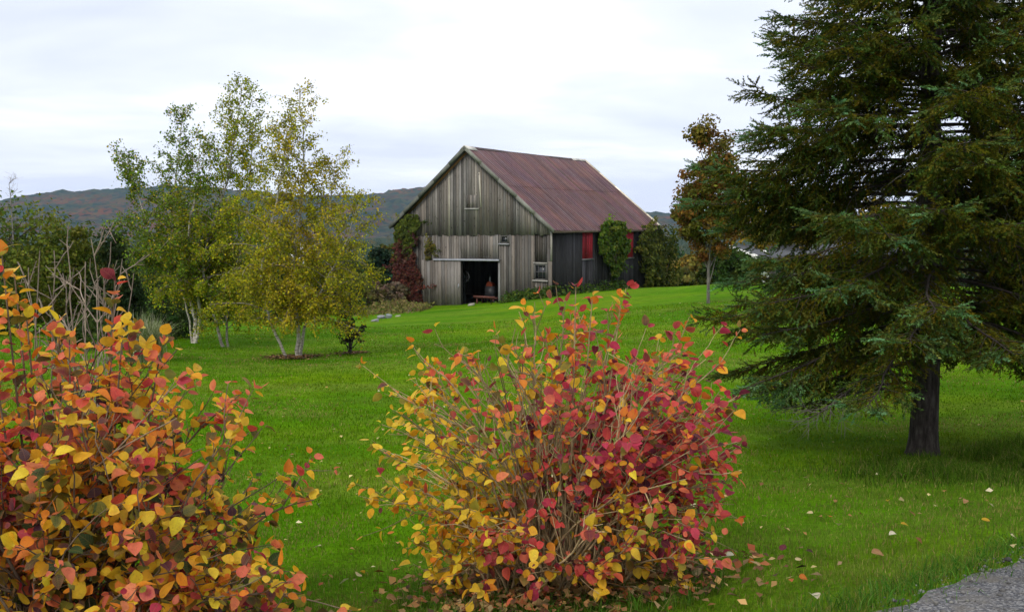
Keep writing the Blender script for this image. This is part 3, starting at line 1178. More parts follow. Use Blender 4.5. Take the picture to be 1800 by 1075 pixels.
def birch(name, label, base, stems, seed, pal, n_leaf, rmax, top_px, low=.10, tint=1.0, leaf=.075, yellow=None, wts=None, dens=1.0):
    """stems: list of (list of (px, py), depth shift at the top, base radius)"""
    rng = np.random.default_rng(seed)
    root = thing(name, label, 'birch tree', base, 'birches on the lawn')
    tb, br = MB(), MB()
    anchors, adir = [], []
    d0 = base[1]
    for pts, dd, r0 in stems:
        path = [P(px, py, d0 + dd * i / (len(pts) - 1)) for i, (px, py) in enumerate(pts)]
        path[0] = np.array([path[0][0], path[0][1], gz(path[0][0], path[0][1]) - .08])
        sp = spline(path, 26)
        sp[1:-1] += rng.normal(0, .012, (24, 3))
        H = sp[-1][2] - sp[0][2]
        rad = .68 * r0 * (1 - np.linspace(0, 1, 26)) ** .8 + .006
        rad[0] *= 1.35
        tb.tube(sp, rad, 8, (tint, tint * .97, tint * .92))
        # limbs
        nb = int(64 * dens * H / 6)
        for k in range(nb):
            t = low + (1 - low) * (k + rng.random()) / nb
            f = t * 25
            i = min(int(f), 24)
            p = sp[i] + (sp[i + 1] - sp[i]) * (f - i)
            az = k * 2.39996 + rng.normal(0, .4)
            ln = rmax * (1 - t) ** .40 * min(1, (t + .12) * 2.6) * rng.uniform(.5, 1.1) + .14
            up = rng.uniform(.35, 1.1) + .5 * t
            d = np.array([math.cos(az), math.sin(az), up])
            c = curve(p, d, ln, 7, rng, .10, (0, 0, -.9 if t < .7 else -.2))
            rr = min(rad[i] * .5, .022)
            br.tube(c, np.linspace(rr, .004, 8), 5, (.30, .25, .20))
            ntw = int(6 + ln * 9)
            for m in range(ntw):
                tt = rng.uniform(.18, 1.0)
                q = c[min(int(tt * 7), 6)]
                q = q + (c[min(int(tt * 7), 6) + 1] - q) * ((tt * 7) % 1)
                dz = norm(norm(c[-1] - c[0]) + rng.normal(0, .65, 3))
                tl = rng.uniform(.18, .55) * (.6 + .5 * (1 - t))
                tw = curve(q, dz, tl, 5, rng, .16, (0, 0, -1.5 * (1 - .5 * t)))
                br.tube(tw, np.linspace(.004, .0018, 6), 3, (.14, .10, .08))
                anchors.append(tw[1:])
                adir.append(np.full((5, 1), t))
    A = np.concatenate(anchors)
    Tt = np.concatenate(adir)[:, 0]
    idx = rng.integers(0, len(A), n_leaf)
    # thin out the very top
    keep = rng.random(n_leaf) < np.clip(1.25 - .95 * Tt[idx], .28, 1.0)
    idx = idx[keep]
    cen = A[idx] + rng.normal(0, .055, (len(idx), 3)) + [0, 0, -.02]
    nor = rng.normal(0, 1, (len(idx), 3)) * [1, 1, .7] + [0, -.1, .25]
    # branch-wise colour patches
    pn = vnoise(cen[:, 0] * 1.7 + 50, cen[:, 2] * 1.7 + 50, seed)
    col = sample_cols(rng, len(idx), pal, wts, .25)
    if yellow is not None:
        ym = (rng.random(len(idx)) < yellow(cen, pn))
        col[ym] = sample_cols(rng, int(ym.sum()), [(.52, .38, .016), (.44, .34, .02), (.36, .31, .02)], None, .2)
    fb = MB()
    fb.cards(cen, rng.uniform(.7, 1.25, len(idx)) * leaf, nor, rng, col, .72, .05)
    tb.build('trunk', M['birch'], root, smooth=True)
    br.build('branches', M['twig'], root)
    fb.build('crown', M['leaf'], root)
    return root


pA = P(340, 603, 25.5); pA[2] = gz(pA[0], pA[1])
birch('birch_tree', 'leftmost birch, dark green crown over a white forked trunk', pA, [
    ([(338, 605), (343, 560), (322, 500), (306, 450), (300, 380), (312, 290), (322, 188)], .3, .075),
    ([(343, 605), (352, 545), (336, 470), (333, 400), (345, 330), (352, 240)], -.9, .06),
    ([(341, 605), (345, 550), (368, 500), (378, 440), (385, 370)], .8, .045),
    ([(338, 600), (325, 530), (290, 470), (262, 400), (235, 320), (222, 280)], -.3, .03)],
    21, DARK_B + [(.10, .12, .018)], 38000, 1.55, 188, low=.28, leaf=.068, yellow=lambda c, p: .06 + .10 * (p > .6), dens=.62)
pB = P(392, 610, 25); pB[2] = gz(pB[0], pB[1])
birch('birch_tree', 'middle birch, the tallest, green crown with slim leaning trunks', pB, [
    ([(394, 612), (372, 540), (358, 480), (365, 420), (395, 330), (415, 240), (424, 150)], .2, .055),
    ([(400, 612), (399, 560), (410, 480), (432, 400), (440, 300), (445, 215)], .8, .04)],
    22, GREEN_B, 46000, 1.75, 150, low=.14, tint=.5, leaf=.062, yellow=lambda c, p: .05 + .12 * (p > .62), dens=.95)
pD = P(514, 630, 22); pD[2] = gz(pD[0], pD[1])
birch('birch_tree', 'rightmost birch, yellowing crown over clumped trunks in a soil patch', pD, [
    ([(522, 632), (524, 580), (519, 500), (517, 440), (530, 360), (535, 300), (527, 160)], .1, .065),
    ([(505, 632), (484, 585), (467, 530), (460, 470), (480, 380), (497, 290), (505, 220)], -.6, .05),
    ([(527, 632), (536, 575), (545, 520), (560, 450), (578, 370), (590, 285)], .7, .045),
    ([(524, 630), (540, 560), (575, 490), (605, 430), (632, 355)], -.4, .03)],
    23, YEL_B[2:] + [(.15, .16, .02)], 56000, 1.55, 160, low=.20, tint=.7, leaf=.058, dens=.80,
    yellow=lambda c, p: np.clip(.13 + .55 * np.exp(-((c[:, 0] - (pD[0] + .3)) / .75) ** 2) * (p > .35), 0, 1))

# soil patch and litter under that birch is part of the ground: a low mound of stuff
def litter_patch(name, cen, rx, ry, n, pal, seed, size=.06, h=.0):
    rng = np.random.default_rng(seed)
    b = MB()
    q = rng.normal(0, .5, (n, 2)) * [rx, ry] + np.asarray(cen)[:2]
    z = ground(q[:, 0], q[:, 1]) + .012 + rng.random(n) * h + .012
    c = np.stack([q[:, 0], q[:, 1], z], -1)
    nor = rng.normal(0, .35, (n, 3)) + [0, 0, 1]
    b.cards(c, rng.uniform(.5, 1.3, n) * size, nor, rng, sample_cols(rng, n, pal, None, .3), .75, .12)
    o = b.build(name, M['litter'])
    o['kind'] = 'stuff'
    return o


BROWNS = [(.10, .055, .022), (.17, .085, .03), (.24, .15, .06), (.06, .035, .02)]
litter_patch('leaf_litter', pD, .65, .5, 900, BROWNS, 31, .07, .05)


# ---------------------------------------------------------------- big-leaved autumn shrubs
LT = np.array([0, .10, .26, .46, .66, .85, 1.0])
LW = np.array([0, .27, .42, .46, .40, .22, 0])


def leaf_batch(b, pos, ax, nor, length, colA, colB, rng, wid=.9):
    """broad ovate leaves; pos = leaf base, ax = direction base to tip"""
    n = len(pos)
    ax = norm(ax)
    nor = norm(nor - ax * (nor * ax).sum(1, keepdims=True))
    sd = np.cross(ax, nor)
    fold = rng.uniform(-.1, .65, n)[:, None]
    curl = rng.normal(.16, .30, n)[:, None]
    twist = rng.normal(0, .12, n)[:, None]
    ww = (wid * rng.uniform(.8, 1.12, n))[:, None]
    L = np.asarray(length)[:, None]
    t = LT[None]

    def pt(tt, w, sgn):
        x = (tt * L)[..., None] * ax[:, None]
        yv = (w * ww * L * sgn)[..., None] * sd[:, None]
        z = (L * (fold * w * ww - curl * (tt ** 2) + twist * w * sgn))[..., None] * nor[:, None]
        return pos[:, None] + x + yv + z
    midp = pt(np.broadcast_to(t, (n, 7)), np.zeros((n, 7)), 1)
    ti, wi = np.broadcast_to(LT[1:6], (n, 5)), np.broadcast_to(LW[1:6], (n, 5))
    rough = rng.uniform(.93, 1.07, (2, n, 5))
    le, ri = pt(ti, wi * rough[0], 1), pt(ti, wi * rough[1], -1)
    V = np.concatenate([midp, le, ri], 1)
    F = []
    for s in (7, 12):
        f = [[0, 1, s], [s + 4, 5, 6]] if s == 7 else [[0, s, 1], [s + 4, 6, 5]]
        q = [[i + 1, i + 2, s + i + 1, s + i] if s == 7 else [i + 1, s + i, s + i + 1, i + 2] for i in range(4)]
        F.append((f, q))
    off = (np.arange(n) * 17)[:, None, None]
    luv = np.zeros((17, 3))
    luv[:7, 0] = LT
    luv[7:12, 0] = luv[12:, 0] = LT[1:6]
    luv[7:12, 1] = LW[1:6]
    luv[12:, 1] = -LW[1:6]
    mixv = np.concatenate([np.linspace(0, .4, 7), np.full(5, .8), np.full(5, .8)])
    mixv[6] = 1.0
    m = np.clip(mixv[None] + rng.normal(0, .12, (n, 17)), 0, 1)[..., None]
    col = colA[:, None] * (1 - m) + colB[:, None] * m
    start = b.n
    V2, C2, U2 = V.reshape(-1, 3), col.reshape(-1, 3), np.tile(luv, (n, 1))
    tris = np.concatenate([(np.array(f)[None] + off).reshape(-1, 3) for f, q in F])
    quads = np.concatenate([(np.array(q)[None] + off).reshape(-1, 4) for f, q in F])
    b.v.append(V2); b.c.append(C2); b.u.append(U2)
    b.f.append(tris + start); b.f.append(quads + start)
    b.n += len(V2)


YELLOW, GOLD, ORANGE = (.82, .55, .035), (.80, .40, .018), (.76, .22, .022)
CORAL, RED, CRIM = (.76, .18, .10), (.58, .060, .060), (.46, .035, .085)
PURP, DPURP, OLIVE, DGREEN, LIME = (.16, .020, .050), (.065, .020, .045), (.16, .15, .022), (.035, .065, .022), (.26, .26, .035)
PALETTE = np.array([YELLOW, GOLD, ORANGE, CORAL, RED, CRIM, PURP, DPURP, OLIVE, DGREEN, LIME])


def shrub(root, base, seed, nstem, env, leaf_len, pl, wfun, tall=(), stem_col=(.20, .145, .085), elev=(-.45, 1.0), base_r=(.30, .22), twigs=(3, 6), sector=None,
          stem_name='stems', rmin=.004, node=.034):
    """env = (centre height, radius x, radius y, radius z above, below); leaves only where pl(x, z) says"""
    rng = np.random.default_rng(seed)
    hc, ex, ey, ez, eb = env
    sb, lb = MB(), MB()
    nodes = []                                   # position, stem direction

    def walk(c, t0, wgt):
        seg = np.linalg.norm(np.diff(c, axis=0), axis=1)
        cum = np.concatenate([[0], np.cumsum(seg)])
        s = cum[-1] * t0
        while s < cum[-1]:
            i = min(np.searchsorted(cum, s, side='right') - 1, len(seg) - 1)
            f = (s - cum[i]) / max(seg[i], 1e-6)
            p = c[i] + (c[i + 1] - c[i]) * f
            nodes.append((p, norm(c[i + 1] - c[i]), wgt, s / cum[-1]))
            s += node * rng.uniform(.7, 1.3)
        nodes.append((c[-1], norm(c[-1] - c[-2]), wgt * 2.4, 1.0))

    for k in range(nstem):
        az = rng.uniform(0, 2 * math.pi) if sector is None else rng.uniform(*sector)
        se = rng.uniform(*elev)
        ce = math.sqrt(max(0, 1 - se * se))
        f = rng.uniform(.80, 1.04) if rng.random() < .8 else rng.uniform(.5, .85)
        end = np.array([math.cos(az) * ce * ex, math.sin(az) * ce * ey, hc + se * (ez if se > 0 else eb)])
        end = end * [f, f, 1] if se < .2 else np.array([end[0] * f, end[1] * f, hc + (end[2] - hc) * f])
        ba, bq = rng.uniform(0, 2 * math.pi), math.sqrt(rng.random())
        b0 = np.array([math.cos(ba) * base_r[0] * bq + end[0] * .18, math.sin(ba) * base_r[1] * bq + end[1] * .18, -.05])
        ctrlp = b0 * .55 + end * .25 + np.array([0, 0, end[2] * .42 + .10])
        t = np.linspace(0, 1, 12)[:, None]
        c = (1 - t) ** 2 * b0 + 2 * t * (1 - t) * ctrlp + t * t * end
        c[1:] += np.cumsum(rng.normal(0, .010, (11, 3)), 0)
        r0 = rng.uniform(.005, .0095)
        colr = np.array(stem_col) * math.exp(rng.normal(0, .28))
        sb.tube(c, np.linspace(r0, rmin * .55, 12), 5, colr)
        walk(c, .42, .8)
        for m in range(rng.integers(*twigs)):
            tt = rng.uniform(.35, .96)
            i = int(tt * 11)
            d = norm(norm(c[min(i + 1, 11)] - c[max(i - 1, 0)]) + rng.normal(0, .55, 3) + norm(end - [0, 0, hc]) * .35 + [0, 0, .22])
            q = curve(c[i], d, rng.uniform(.10, .38), 5, rng, .14, (0, 0, .25))
            sb.tube(q, np.linspace(r0 * .45, .0016, 6), 4, colr * 1.05)
            walk(q, .2, 1.0)
            for _ in range(rng.integers(0, 3)):
                j = rng.integers(1, 5)
                q2 = curve(q[j], norm(q[j] - q[j - 1]) + rng.normal(0, .6, 3), rng.uniform(.05, .16), 3, rng, .1, (0, 0, .2))
                sb.tube(q2, np.linspace(.0022, .0013, 4), 4, colr * 1.1)
                walk(q2, .5, .9)
    for (tx, ty, tz, bend) in tall:
        b0 = np.array([tx * .35, ty * .35, 0])
        c = spline([b0, b0 * .6 + np.array([tx, ty, tz]) * .45 + [bend * .3, 0, .05], np.array([tx, ty, tz])], 14)
        sb.tube(c, np.linspace(.008, .003, 14), 5, stem_col)
        walk(c, .5, 2.2)
    base = np.array(base)
    P0, AX, NO = [], [], []
    for p, d, wgt, t in nodes:
        if rng.random() > pl(p, rng) * wgt:
            continue
        out = norm(np.array([p[0], p[1], .3 * (p[2] - hc)]))
        sidev = norm(np.cross(d, rng.normal(size=3)))
        for s in (1, -1):
            if rng.random() < .14:
                continue
            a = norm(sidev * s * .8 + d * rng.uniform(.2, .9) + out * .25 + [0, 0, -.25] + rng.normal(0, .22, 3))
            nrm = np.array([0, 0, .85]) + out * .40 + rng.normal(0, .45, 3)
            P0.append(p + a * .012)
            AX.append(a)
            NO.append(nrm)
    P0, AX, NO = np.array(P0), np.array(AX), np.array(NO)
    n = len(P0)
    wts = np.clip(wfun(P0), 0, None)
    wts = wts / wts.sum(1, keepdims=True)
    u = rng.random((n, 1))
    ia = (wts.cumsum(1) < u).sum(1).clip(0, 10)
    u = rng.random((n, 1))
    ib = (wts.cumsum(1) < u).sum(1).clip(0, 10)
    ca = PALETTE[ia] * np.exp(rng.normal(0, .16, (n, 1)))
    cb = .74 * ca + .26 * PALETTE[ib]
    ca, cb = np.clip(ca, 0, .85), np.clip(cb, 0, .85)
    ln = leaf_len * rng.lognormal(0, .30, n).clip(.42, 1.4)
    leaf_batch(lb, P0 + base, AX, NO, ln, ca, cb, rng)
    for i in range(len(sb.v)):
        sb.v[i] = sb.v[i] + base
    sb.build(stem_name, M['twig'], root, smooth=True)
    lb.build('leaves', M['bigleaf'], root, smooth=True)
    return n


bc = on_ground(985, 1035)
mid_shrub = thing('autumn_shrub', 'rounded shrub in the middle of the lawn edge, yellow leaves left and crimson leaves right', 'shrub', bc)


def pl_mid(p, rng):
    x, z = p[0], p[2]
    r = .27
    if z > 1.05:
        r = .21 + .09 * math.sin(9 * x + 1.0) + (.10 if x > .25 else 0)
    elif z > .75 and x < .15:
        r = .13 if x > -.55 else .32
    elif x > .1:
        r = .36
    if z < .35 and x < -.2:
        r = .42
    if z < .2:
        r *= .8
    return r


def w_mid(q):
    x, z = q[:, 0] + .10, q[:, 2]
    n = vnoise(q[:, 0] * 3.4 + 40, q[:, 2] * 3.4 + q[:, 1] * 2 + 40, 4)
    redn = .04 + .93 / (1 + np.exp(-(x * 4.6 + (n - .5) * 5.5 + .15)))
    topo = np.clip((z - .95) * 3, 0, 1)
    lowl = np.clip((.55 - z) * 3, 0, 1) * (x < 0)
    w = np.zeros((len(q), 11))
    w[:, 0] = (1 - redn) * (3.6 - 2.2 * topo) + .2
    w[:, 1] = (1 - redn) * 1.7 + .35
    w[:, 2] = .30 + .9 * topo + .5 * lowl
    w[:, 3] = redn * 1.5 + .25 * topo
    w[:, 4] = redn * 1.9
    w[:, 5] = redn * 2.2
    w[:, 6] = redn * 1.1
    w[:, 7] = redn * .5
    w[:, 8] = .35
    w[:, 9] = .03
    w[:, 10] = (1 - redn) * .8
    return w


n_mid = shrub(mid_shrub, bc, 101, 185, (.74, 1.02, .82, .80, .75), .045, pl_mid, w_mid, tall=[(.06, -.2, 1.66, .03), (.17, .1, 1.58, 0), (.30, -.1, 1.56, .02)],
              stem_col=(.30, .225, .12), elev=(-.75, 1.0))

bl = np.array([-1.93, 3.85, 0.0])
bl[2] = gz(bl[0], bl[1])
left_shrub = thing('autumn_shrub', 'large shrub filling the lower left corner, orange and red leaves over dark green ones', 'shrub', bl)


def pl_left(p, rng):
    return .46 if p[2] > .55 or p[0] > .55 else .36


def w_left(q):
    x, z = q[:, 0], q[:, 2]
    n = vnoise(q[:, 0] * 3.8 + 70, q[:, 2] * 3.8 + q[:, 1] * 2 + 70, 9)
    n2 = vnoise(q[:, 0] * 2.6 + 90, q[:, 2] * 2.6 + 17, 12)
    inner = np.clip(1.1 - np.hypot(x / 1.0, (z - .5) / .95), 0, .6) * 1.6
    ul = np.clip((z - 1.15) * 4, 0, 1) * (x < -.2)
    w = np.zeros((len(q), 11))
    w[:, 0] = 2.0 + 1.2 * (n2 > .55)
    w[:, 1] = 1.6
    w[:, 2] = 1.3 + .8 * np.clip(z - .7, 0, 1)
    w[:, 3] = 2.1 * (n > .35) + .6
    w[:, 4] = .9 * (n > .45) + .2
    w[:, 5] = 1.0 * (n > .45)
    w[:, 6] = .45 * (n > .5)
    w[:, 7] = .15 + .7 * inner
    w[:, 8] = .30 + .8 * inner + 2.5 * ul
    w[:, 9] = .15 + 1.9 * inner
    w[:, 10] = .35 + 1.5 * ul
    return w


n_left = shrub(left_shrub, bl, 102, 190, (.60, 1.10, .85, .92, .75), .047, pl_left, w_left, tall=[(-.14, -.1, 1.86, -.03), (-.20, .1, 1.76, 0), (-.08, -.05, 1.66, 0), (-.16, -.2, 1.60, 0), (.23, .1, 1.73, .02), (.30, 0, 1.55, .02), (-.02, .1, 1.55, .0), (.12, -.1, 1.50, .0), (.42, .1, 1.45, .0)],
               stem_col=(.15, .105, .07), elev=(-.6, 1.0), base_r=(.5, .35))

# bare shrub behind it
bb = np.array([-2.38, 4.95, 0.0])
bb[2] = gz(bb[0], bb[1])
bare = thing('bare_shrub', 'leafless grey-stemmed shrub rising behind the left orange shrub', 'shrub', bb)
rng = np.random.default_rng(77)
b = MB()
for px, py, bx in [(95, 440, .1), (120, 395, .0), (70, 440, -.05), (160, 420, .05), (195, 425, .1), (215, 455, .15), (235, 480, .2), (150, 460, 0), (130, 470, 0),
                   (180, 470, .05), (50, 470, -.1), (205, 500, .1), (110, 480, 0), (170, 500, 0), (85, 500, -.05), (140, 520, .02)]:
    e_ = P(px, py, 4.95 + rng.normal(0, .12))
    b0 = bb + np.array([(e_[0] - bb[0]) * .35 + rng.normal(0, .05), rng.normal(0, .08), -.05])
    c = spline([b0, b0 * .5 + e_ * .5 + [rng.normal(0, .06), 0, .05], e_], 14)
    c[1:-1] += rng.normal(0, .006, (12, 3))
    cl = np.array([.22, .175, .135]) * math.exp(rng.normal(0, .2))
    b.tube(c, np.linspace(.0065, .0026, 14), 5, cl)
    for m in range(6):
        i = rng.integers(6, 13)
        d = norm(norm(c[i] - c[i - 1]) + rng.choice([-1, 1]) * np.array([.75, rng.normal(0, .4), 0]) + rng.normal(0, .15, 3))
        q = curve(c[i], d, rng.uniform(.08, .26), 4, rng, .1, (0, 0, .3))
        b.tube(q, np.linspace(.004, .0022, 5), 4, cl * 1.05)
        for _ in range(3):
            j = rng.integers(1, 5)
            q2 = curve(q[j], norm(q[-1] - q[0]) + rng.normal(0, .7, 3), rng.uniform(.02, .08), 2, rng, .05)
            b.tube(q2, np.linspace(.0026, .0016, 3), 4, cl * 1.1)
b.build('stems', M['twig'], bare, smooth=True)

# ---------------------------------------------------------------- the big spruce
sb_ = P(1622, 803, 10.6)
sb_[2] = gz(sb_[0], sb_[1])
spruce = thing('spruce_tree', 'huge spruce with bluish needle tips rising out of the top of the picture', 'spruce', sb_)
rng = np.random.default_rng(55)
HT = 10.3
tpath = spline([sb_ - [0, 0, .2], sb_ + [-.01, 0, 2.2], sb_ + [-.09, 0, 5.], sb_ + [-.05, 0, HT]], 40)
tb = MB()
tr = .152 * (1 - (tpath[:, 2] - tpath[0, 2]) / (HT + .3)) ** .85 + .01
tr[:4] *= [1.9, 1.55, 1.18, 1.05]
tb.tube(tpath, tr, 14)
tb.build('trunk', M['bark'], spruce, smooth=True)
bough, dead = MB(), MB()
S0, SD, SLn, SC, ST = [], [], [], [], []


def RH(h):
    return 2.4 if h < 2.2 else (2.5 if h < 3.3 else max(.6, 2.5 * (1 - (h - 3.3) / 5.5)))


levels = []
h = .72
while h < HT - .3:
    levels.append(h)
    h += .030 if h < 1.5 else (.032 if h < 6.2 else .06)
for k, h in enumerate(levels):
    f = float(np.interp(h, tpath[:, 2] - sb_[2], np.arange(40)))
    i = min(int(f), 38)
    p = tpath[i] + (tpath[i + 1] - tpath[i]) * (f - i)
    az = k * 2.39996 + rng.normal(0, .3)
    ln = RH(h) * rng.uniform(.84, 1.07)
    if h < 1.25:
        ln *= rng.uniform(.7, 1.0)
    if ((h < 1.55 and math.sin(az) < -.30) or (math.cos(az) > .1 and h < 1.3)) and rng.random() < .97:
        continue
    out = np.array([math.cos(az), math.sin(az), 0.])
    sag = -.36 if h < 1.6 else (-.24 if h < 2.6 else (-.12 if h < 4 else .02))
    m = 15
    t = np.linspace(0, 1, m)
    zz_ = ln * (.16 * t + (sag - .16) * t ** 1.6 + .16 * np.clip(t - .62, 0, 1) ** 1.3 * 2) + rng.normal(0, .02)
    side = np.array([-out[1], out[0], 0])
    c = p + out * (t * ln)[:, None] + np.array([0, 0, 1.]) * zz_[:, None] + side * (np.cumsum(rng.normal(0, .018, m)))[:, None]
    r0 = .012 + .013 * ln / 2.7
    bough.tube(c, np.linspace(r0, .004, m), 6, (.045, .036, .030))
    is_dead = h < 1.25 and rng.random() < .45
    nsec = int(ln / .062)
    for q in range(nsec):
        tt = .14 + .86 * (q + rng.random()) / nsec
        ff = tt * (m - 1)
        i = min(int(ff), m - 2)
        pp = c[i] + (c[i + 1] - c[i]) * (ff - i)
        dd = norm(c[i + 1] - c[i])
        s = 1 if q % 2 else -1
        sl = (.68 * (1 - tt) ** .6 + .14) * rng.uniform(.6, 1.15) * min(1, ln / 2)
        if tt < .35:
            sl *= .7
        d0 = norm(dd * rng.uniform(.55, .95) + side * s * rng.uniform(.5, .9) + [0, 0, rng.normal(-.12, .16)])
        cc = curve(pp, d0, sl, 5, rng, .09, (0, 0, (-.55 if h > 1.9 else -.3) if tt < .75 else .12))
        bare_ = is_dead or tt < (.22 if h < 3 else .14) or (tt < .42 and rng.random() < .22)
        (dead if bare_ else bough).tube(cc, np.linspace(.0055, .0018, 6), 3, (.11, .095, .085) if bare_ else (.05, .04, .03))
        if bare_:
            for _ in range(3):
                j = rng.integers(1, 6)
                dead.tube(curve(cc[j], norm(cc[j] - cc[j - 1]) + rng.normal(0, .6, 3), rng.uniform(.08, .22), 3, rng, .12), np.linspace(.003, .0012, 4), 3, (.13, .115, .10))
            continue
        nsh = max(3, int(sl / .034))
        for w in range(nsh):
            t2 = .08 + .92 * (w + rng.random() * .8) / nsh
            g = t2 * 5
            j = min(int(g), 4)
            p2 = cc[j] + (cc[j + 1] - cc[j]) * (g - j)
            d2 = norm(cc[j + 1] - cc[j])
            sv = norm(np.cross(d2, [0, 0, 1.])) * (1 if w % 2 else -1)
            new = .55 * tt + .45 * t2
            hang = rng.uniform(.0, .9 if h > 1.9 else .6) if new < .75 else rng.uniform(-.35, .35)
            S0.append(p2 + rng.normal(0, .012, 3))
            SD.append(norm(d2 * .75 + sv * rng.uniform(.4, .9) + [0, 0, -hang]))
            SLn.append(rng.uniform(.09, .21))
            ST.append(new)
        S0.append(cc[-1]); SD.append(norm(cc[-1] - cc[-2])); SLn.append(rng.uniform(.10, .17)); ST.append(.55 * tt + .45)
S0, SD, SLn, ST = np.array(S0), np.array(SD), np.array(SLn), np.array(ST)
ns = len(S0)
blob = vnoise(S0[:, 0] * 1.6 + 30, S0[:, 2] * 2.2 + S0[:, 1] * 1.3 + 30, 5)
new = 1 / (1 + np.exp(-((ST - .90) * 16 + (blob - .5) * 6)))
old = sample_cols(rng, ns, [(.070, .084, .006), (.095, .088, .005), (.048, .080, .007), (.104, .078, .005), (.038, .072, .010)], None, .2)
young = sample_cols(rng, ns, [(.078, .185, .070), (.120, .245, .112), (.062, .155, .040)], None, .2)
SC = old * (1 - new[:, None]) + young * new[:, None]
nb_ = MB()
NPS = 17
for j in range(NPS):
    t = (j + rng.random(ns)) / NPS
    p = S0 + SD * (SLn * t)[:, None]
    rad = norm(np.cross(SD, rng.normal(size=(ns, 3))))
    nd = norm(SD * .75 + rad * .8)
    ln = rng.uniform(.026, .042, ns) * (1 - .25 * t)
    wv = norm(np.cross(nd, rng.normal(size=(ns, 3)))) * .0080
    V = np.stack([p - wv, p + wv, p + nd * ln[:, None]], 1)
    nb_.add(V.reshape(-1, 3), np.arange(3 * ns).reshape(ns, 3), np.repeat(SC * np.exp(rng.normal(0, .15, (ns, 1))), 3, 0))
# the shoot's own twig, as a thin blade of two faces
pe = S0 + SD * SLn[:, None]
wv = norm(np.cross(SD, rng.normal(size=(ns, 3)))) * .005
nb_.add(np.stack([S0 - wv, S0 + wv, pe], 1).reshape(-1, 3), np.arange(3 * ns).reshape(ns, 3), np.repeat(SC * .8, 3, 0))
bough.build('boughs', M['twig'], spruce)
dead.build('dead_twigs', M['twig'], spruce)
nb_.build('needles', M['needle'], spruce)
print('spruce shoots', ns, 'shrub leaves', n_mid, n_left)

# ---------------------------------------------------------------- maple, purple shrub and the rest of the planting
mp_ = P(1245, 533, 32)
mp_[2] = gz(mp_[0], mp_[1])
leafy_tree('maple_tree', 'slim maple with rusty brown and green crown right of the barn', 'maple tree', mp_, 6.9, 1.25,
           [(.17, .082, .018), (.14, .095, .016), (.11, .105, .014), (.19, .082, .018), (.09, .098, .013)], 201, n=19000, size=.13, trunk_h=.21, clumps=170, shape='egg',
           trunk_r=.068, spread=.30)
ps = P(618, 622, 23)
ps[2] = gz(ps[0], ps[1])
leafy_tree('purple_shrub', 'small dark purple-leaved shrub beside the birches', 'shrub', ps, 1.15, .40, [(.030, .016, .022), (.05, .025, .022), (.03, .035, .018)], 202,
           n=1100, size=.075, trunk_h=.22, clumps=34, shape='round', trunk_r=.05, spread=.3, bark='bark')
litter_patch('leaf_litter', ps, .45, .35, 350, BROWNS, 32, .06, .03)

CEDAR = [(.095, .135, .016), (.140, .160, .018), (.065, .110, .018), (.16, .155, .022)]
for i, (px, top_, d, r, lab) in enumerate([
        (8, 344, 31, 2.2, 'broad cedar at the left picture edge, tallest of the cedars'),
        (84, 368, 33, 1.6, 'olive cedar behind the bare shrub, between the edge cedar and the pointed one'),
        (150, 374, 33, 1.3, 'pointed cedar with a narrow tip left of the birches'),
        (206, 394, 31, 1.25, 'dark cedar nearest to the leftmost birch')]):
    q = P(px, 560, d)
    z = gz(q[0], q[1])
    hh = P(px, top_, d)[2] - z
    leafy_tree('cedar_tree', lab, 'cedar tree', (q[0], q[1], z), hh, r, CEDAR if i != 3 else [(.022, .045, .014), (.035, .06, .014), (.05, .065, .014)], 210 + i,
               n=7500, size=.15, trunk_h=.04, clumps=110, shape='dome' if i < 2 else 'cone', group='cedars at the left', bark='bark', spread=.26, upright=True)
q = P(18, 345, 30.5)
z = gz(q[0], q[1])
sap = thing('bare_sapling', 'thin bare-twigged sapling above the edge cedar', 'sapling', (q[0], q[1], z))
b = MB()
rng = np.random.default_rng(9)
hh = P(18, 322, 30.5)[2] - z
c = curve((q[0], q[1], z), (0, 0, 1), hh, 12, rng, .03)
b.tube(c, np.linspace(.05, .008, 13), 6, (.22, .20, .19))
for k in range(26):
    i = rng.integers(6, 13)
    cc = curve(c[i], (rng.normal(), rng.normal(), 1.1), rng.uniform(.25, .6), 5, rng, .2)
    b.tube(cc, np.linspace(.009, .003, 6), 3, (.24, .21, .20))
    for _ in range(4):
        b.tube(curve(cc[rng.integers(1, 6)], (rng.normal(), rng.normal(), .8), .22, 3, rng, .2), .003, 3, (.24, .21, .2))
b.build('branches', M['twig'], sap)

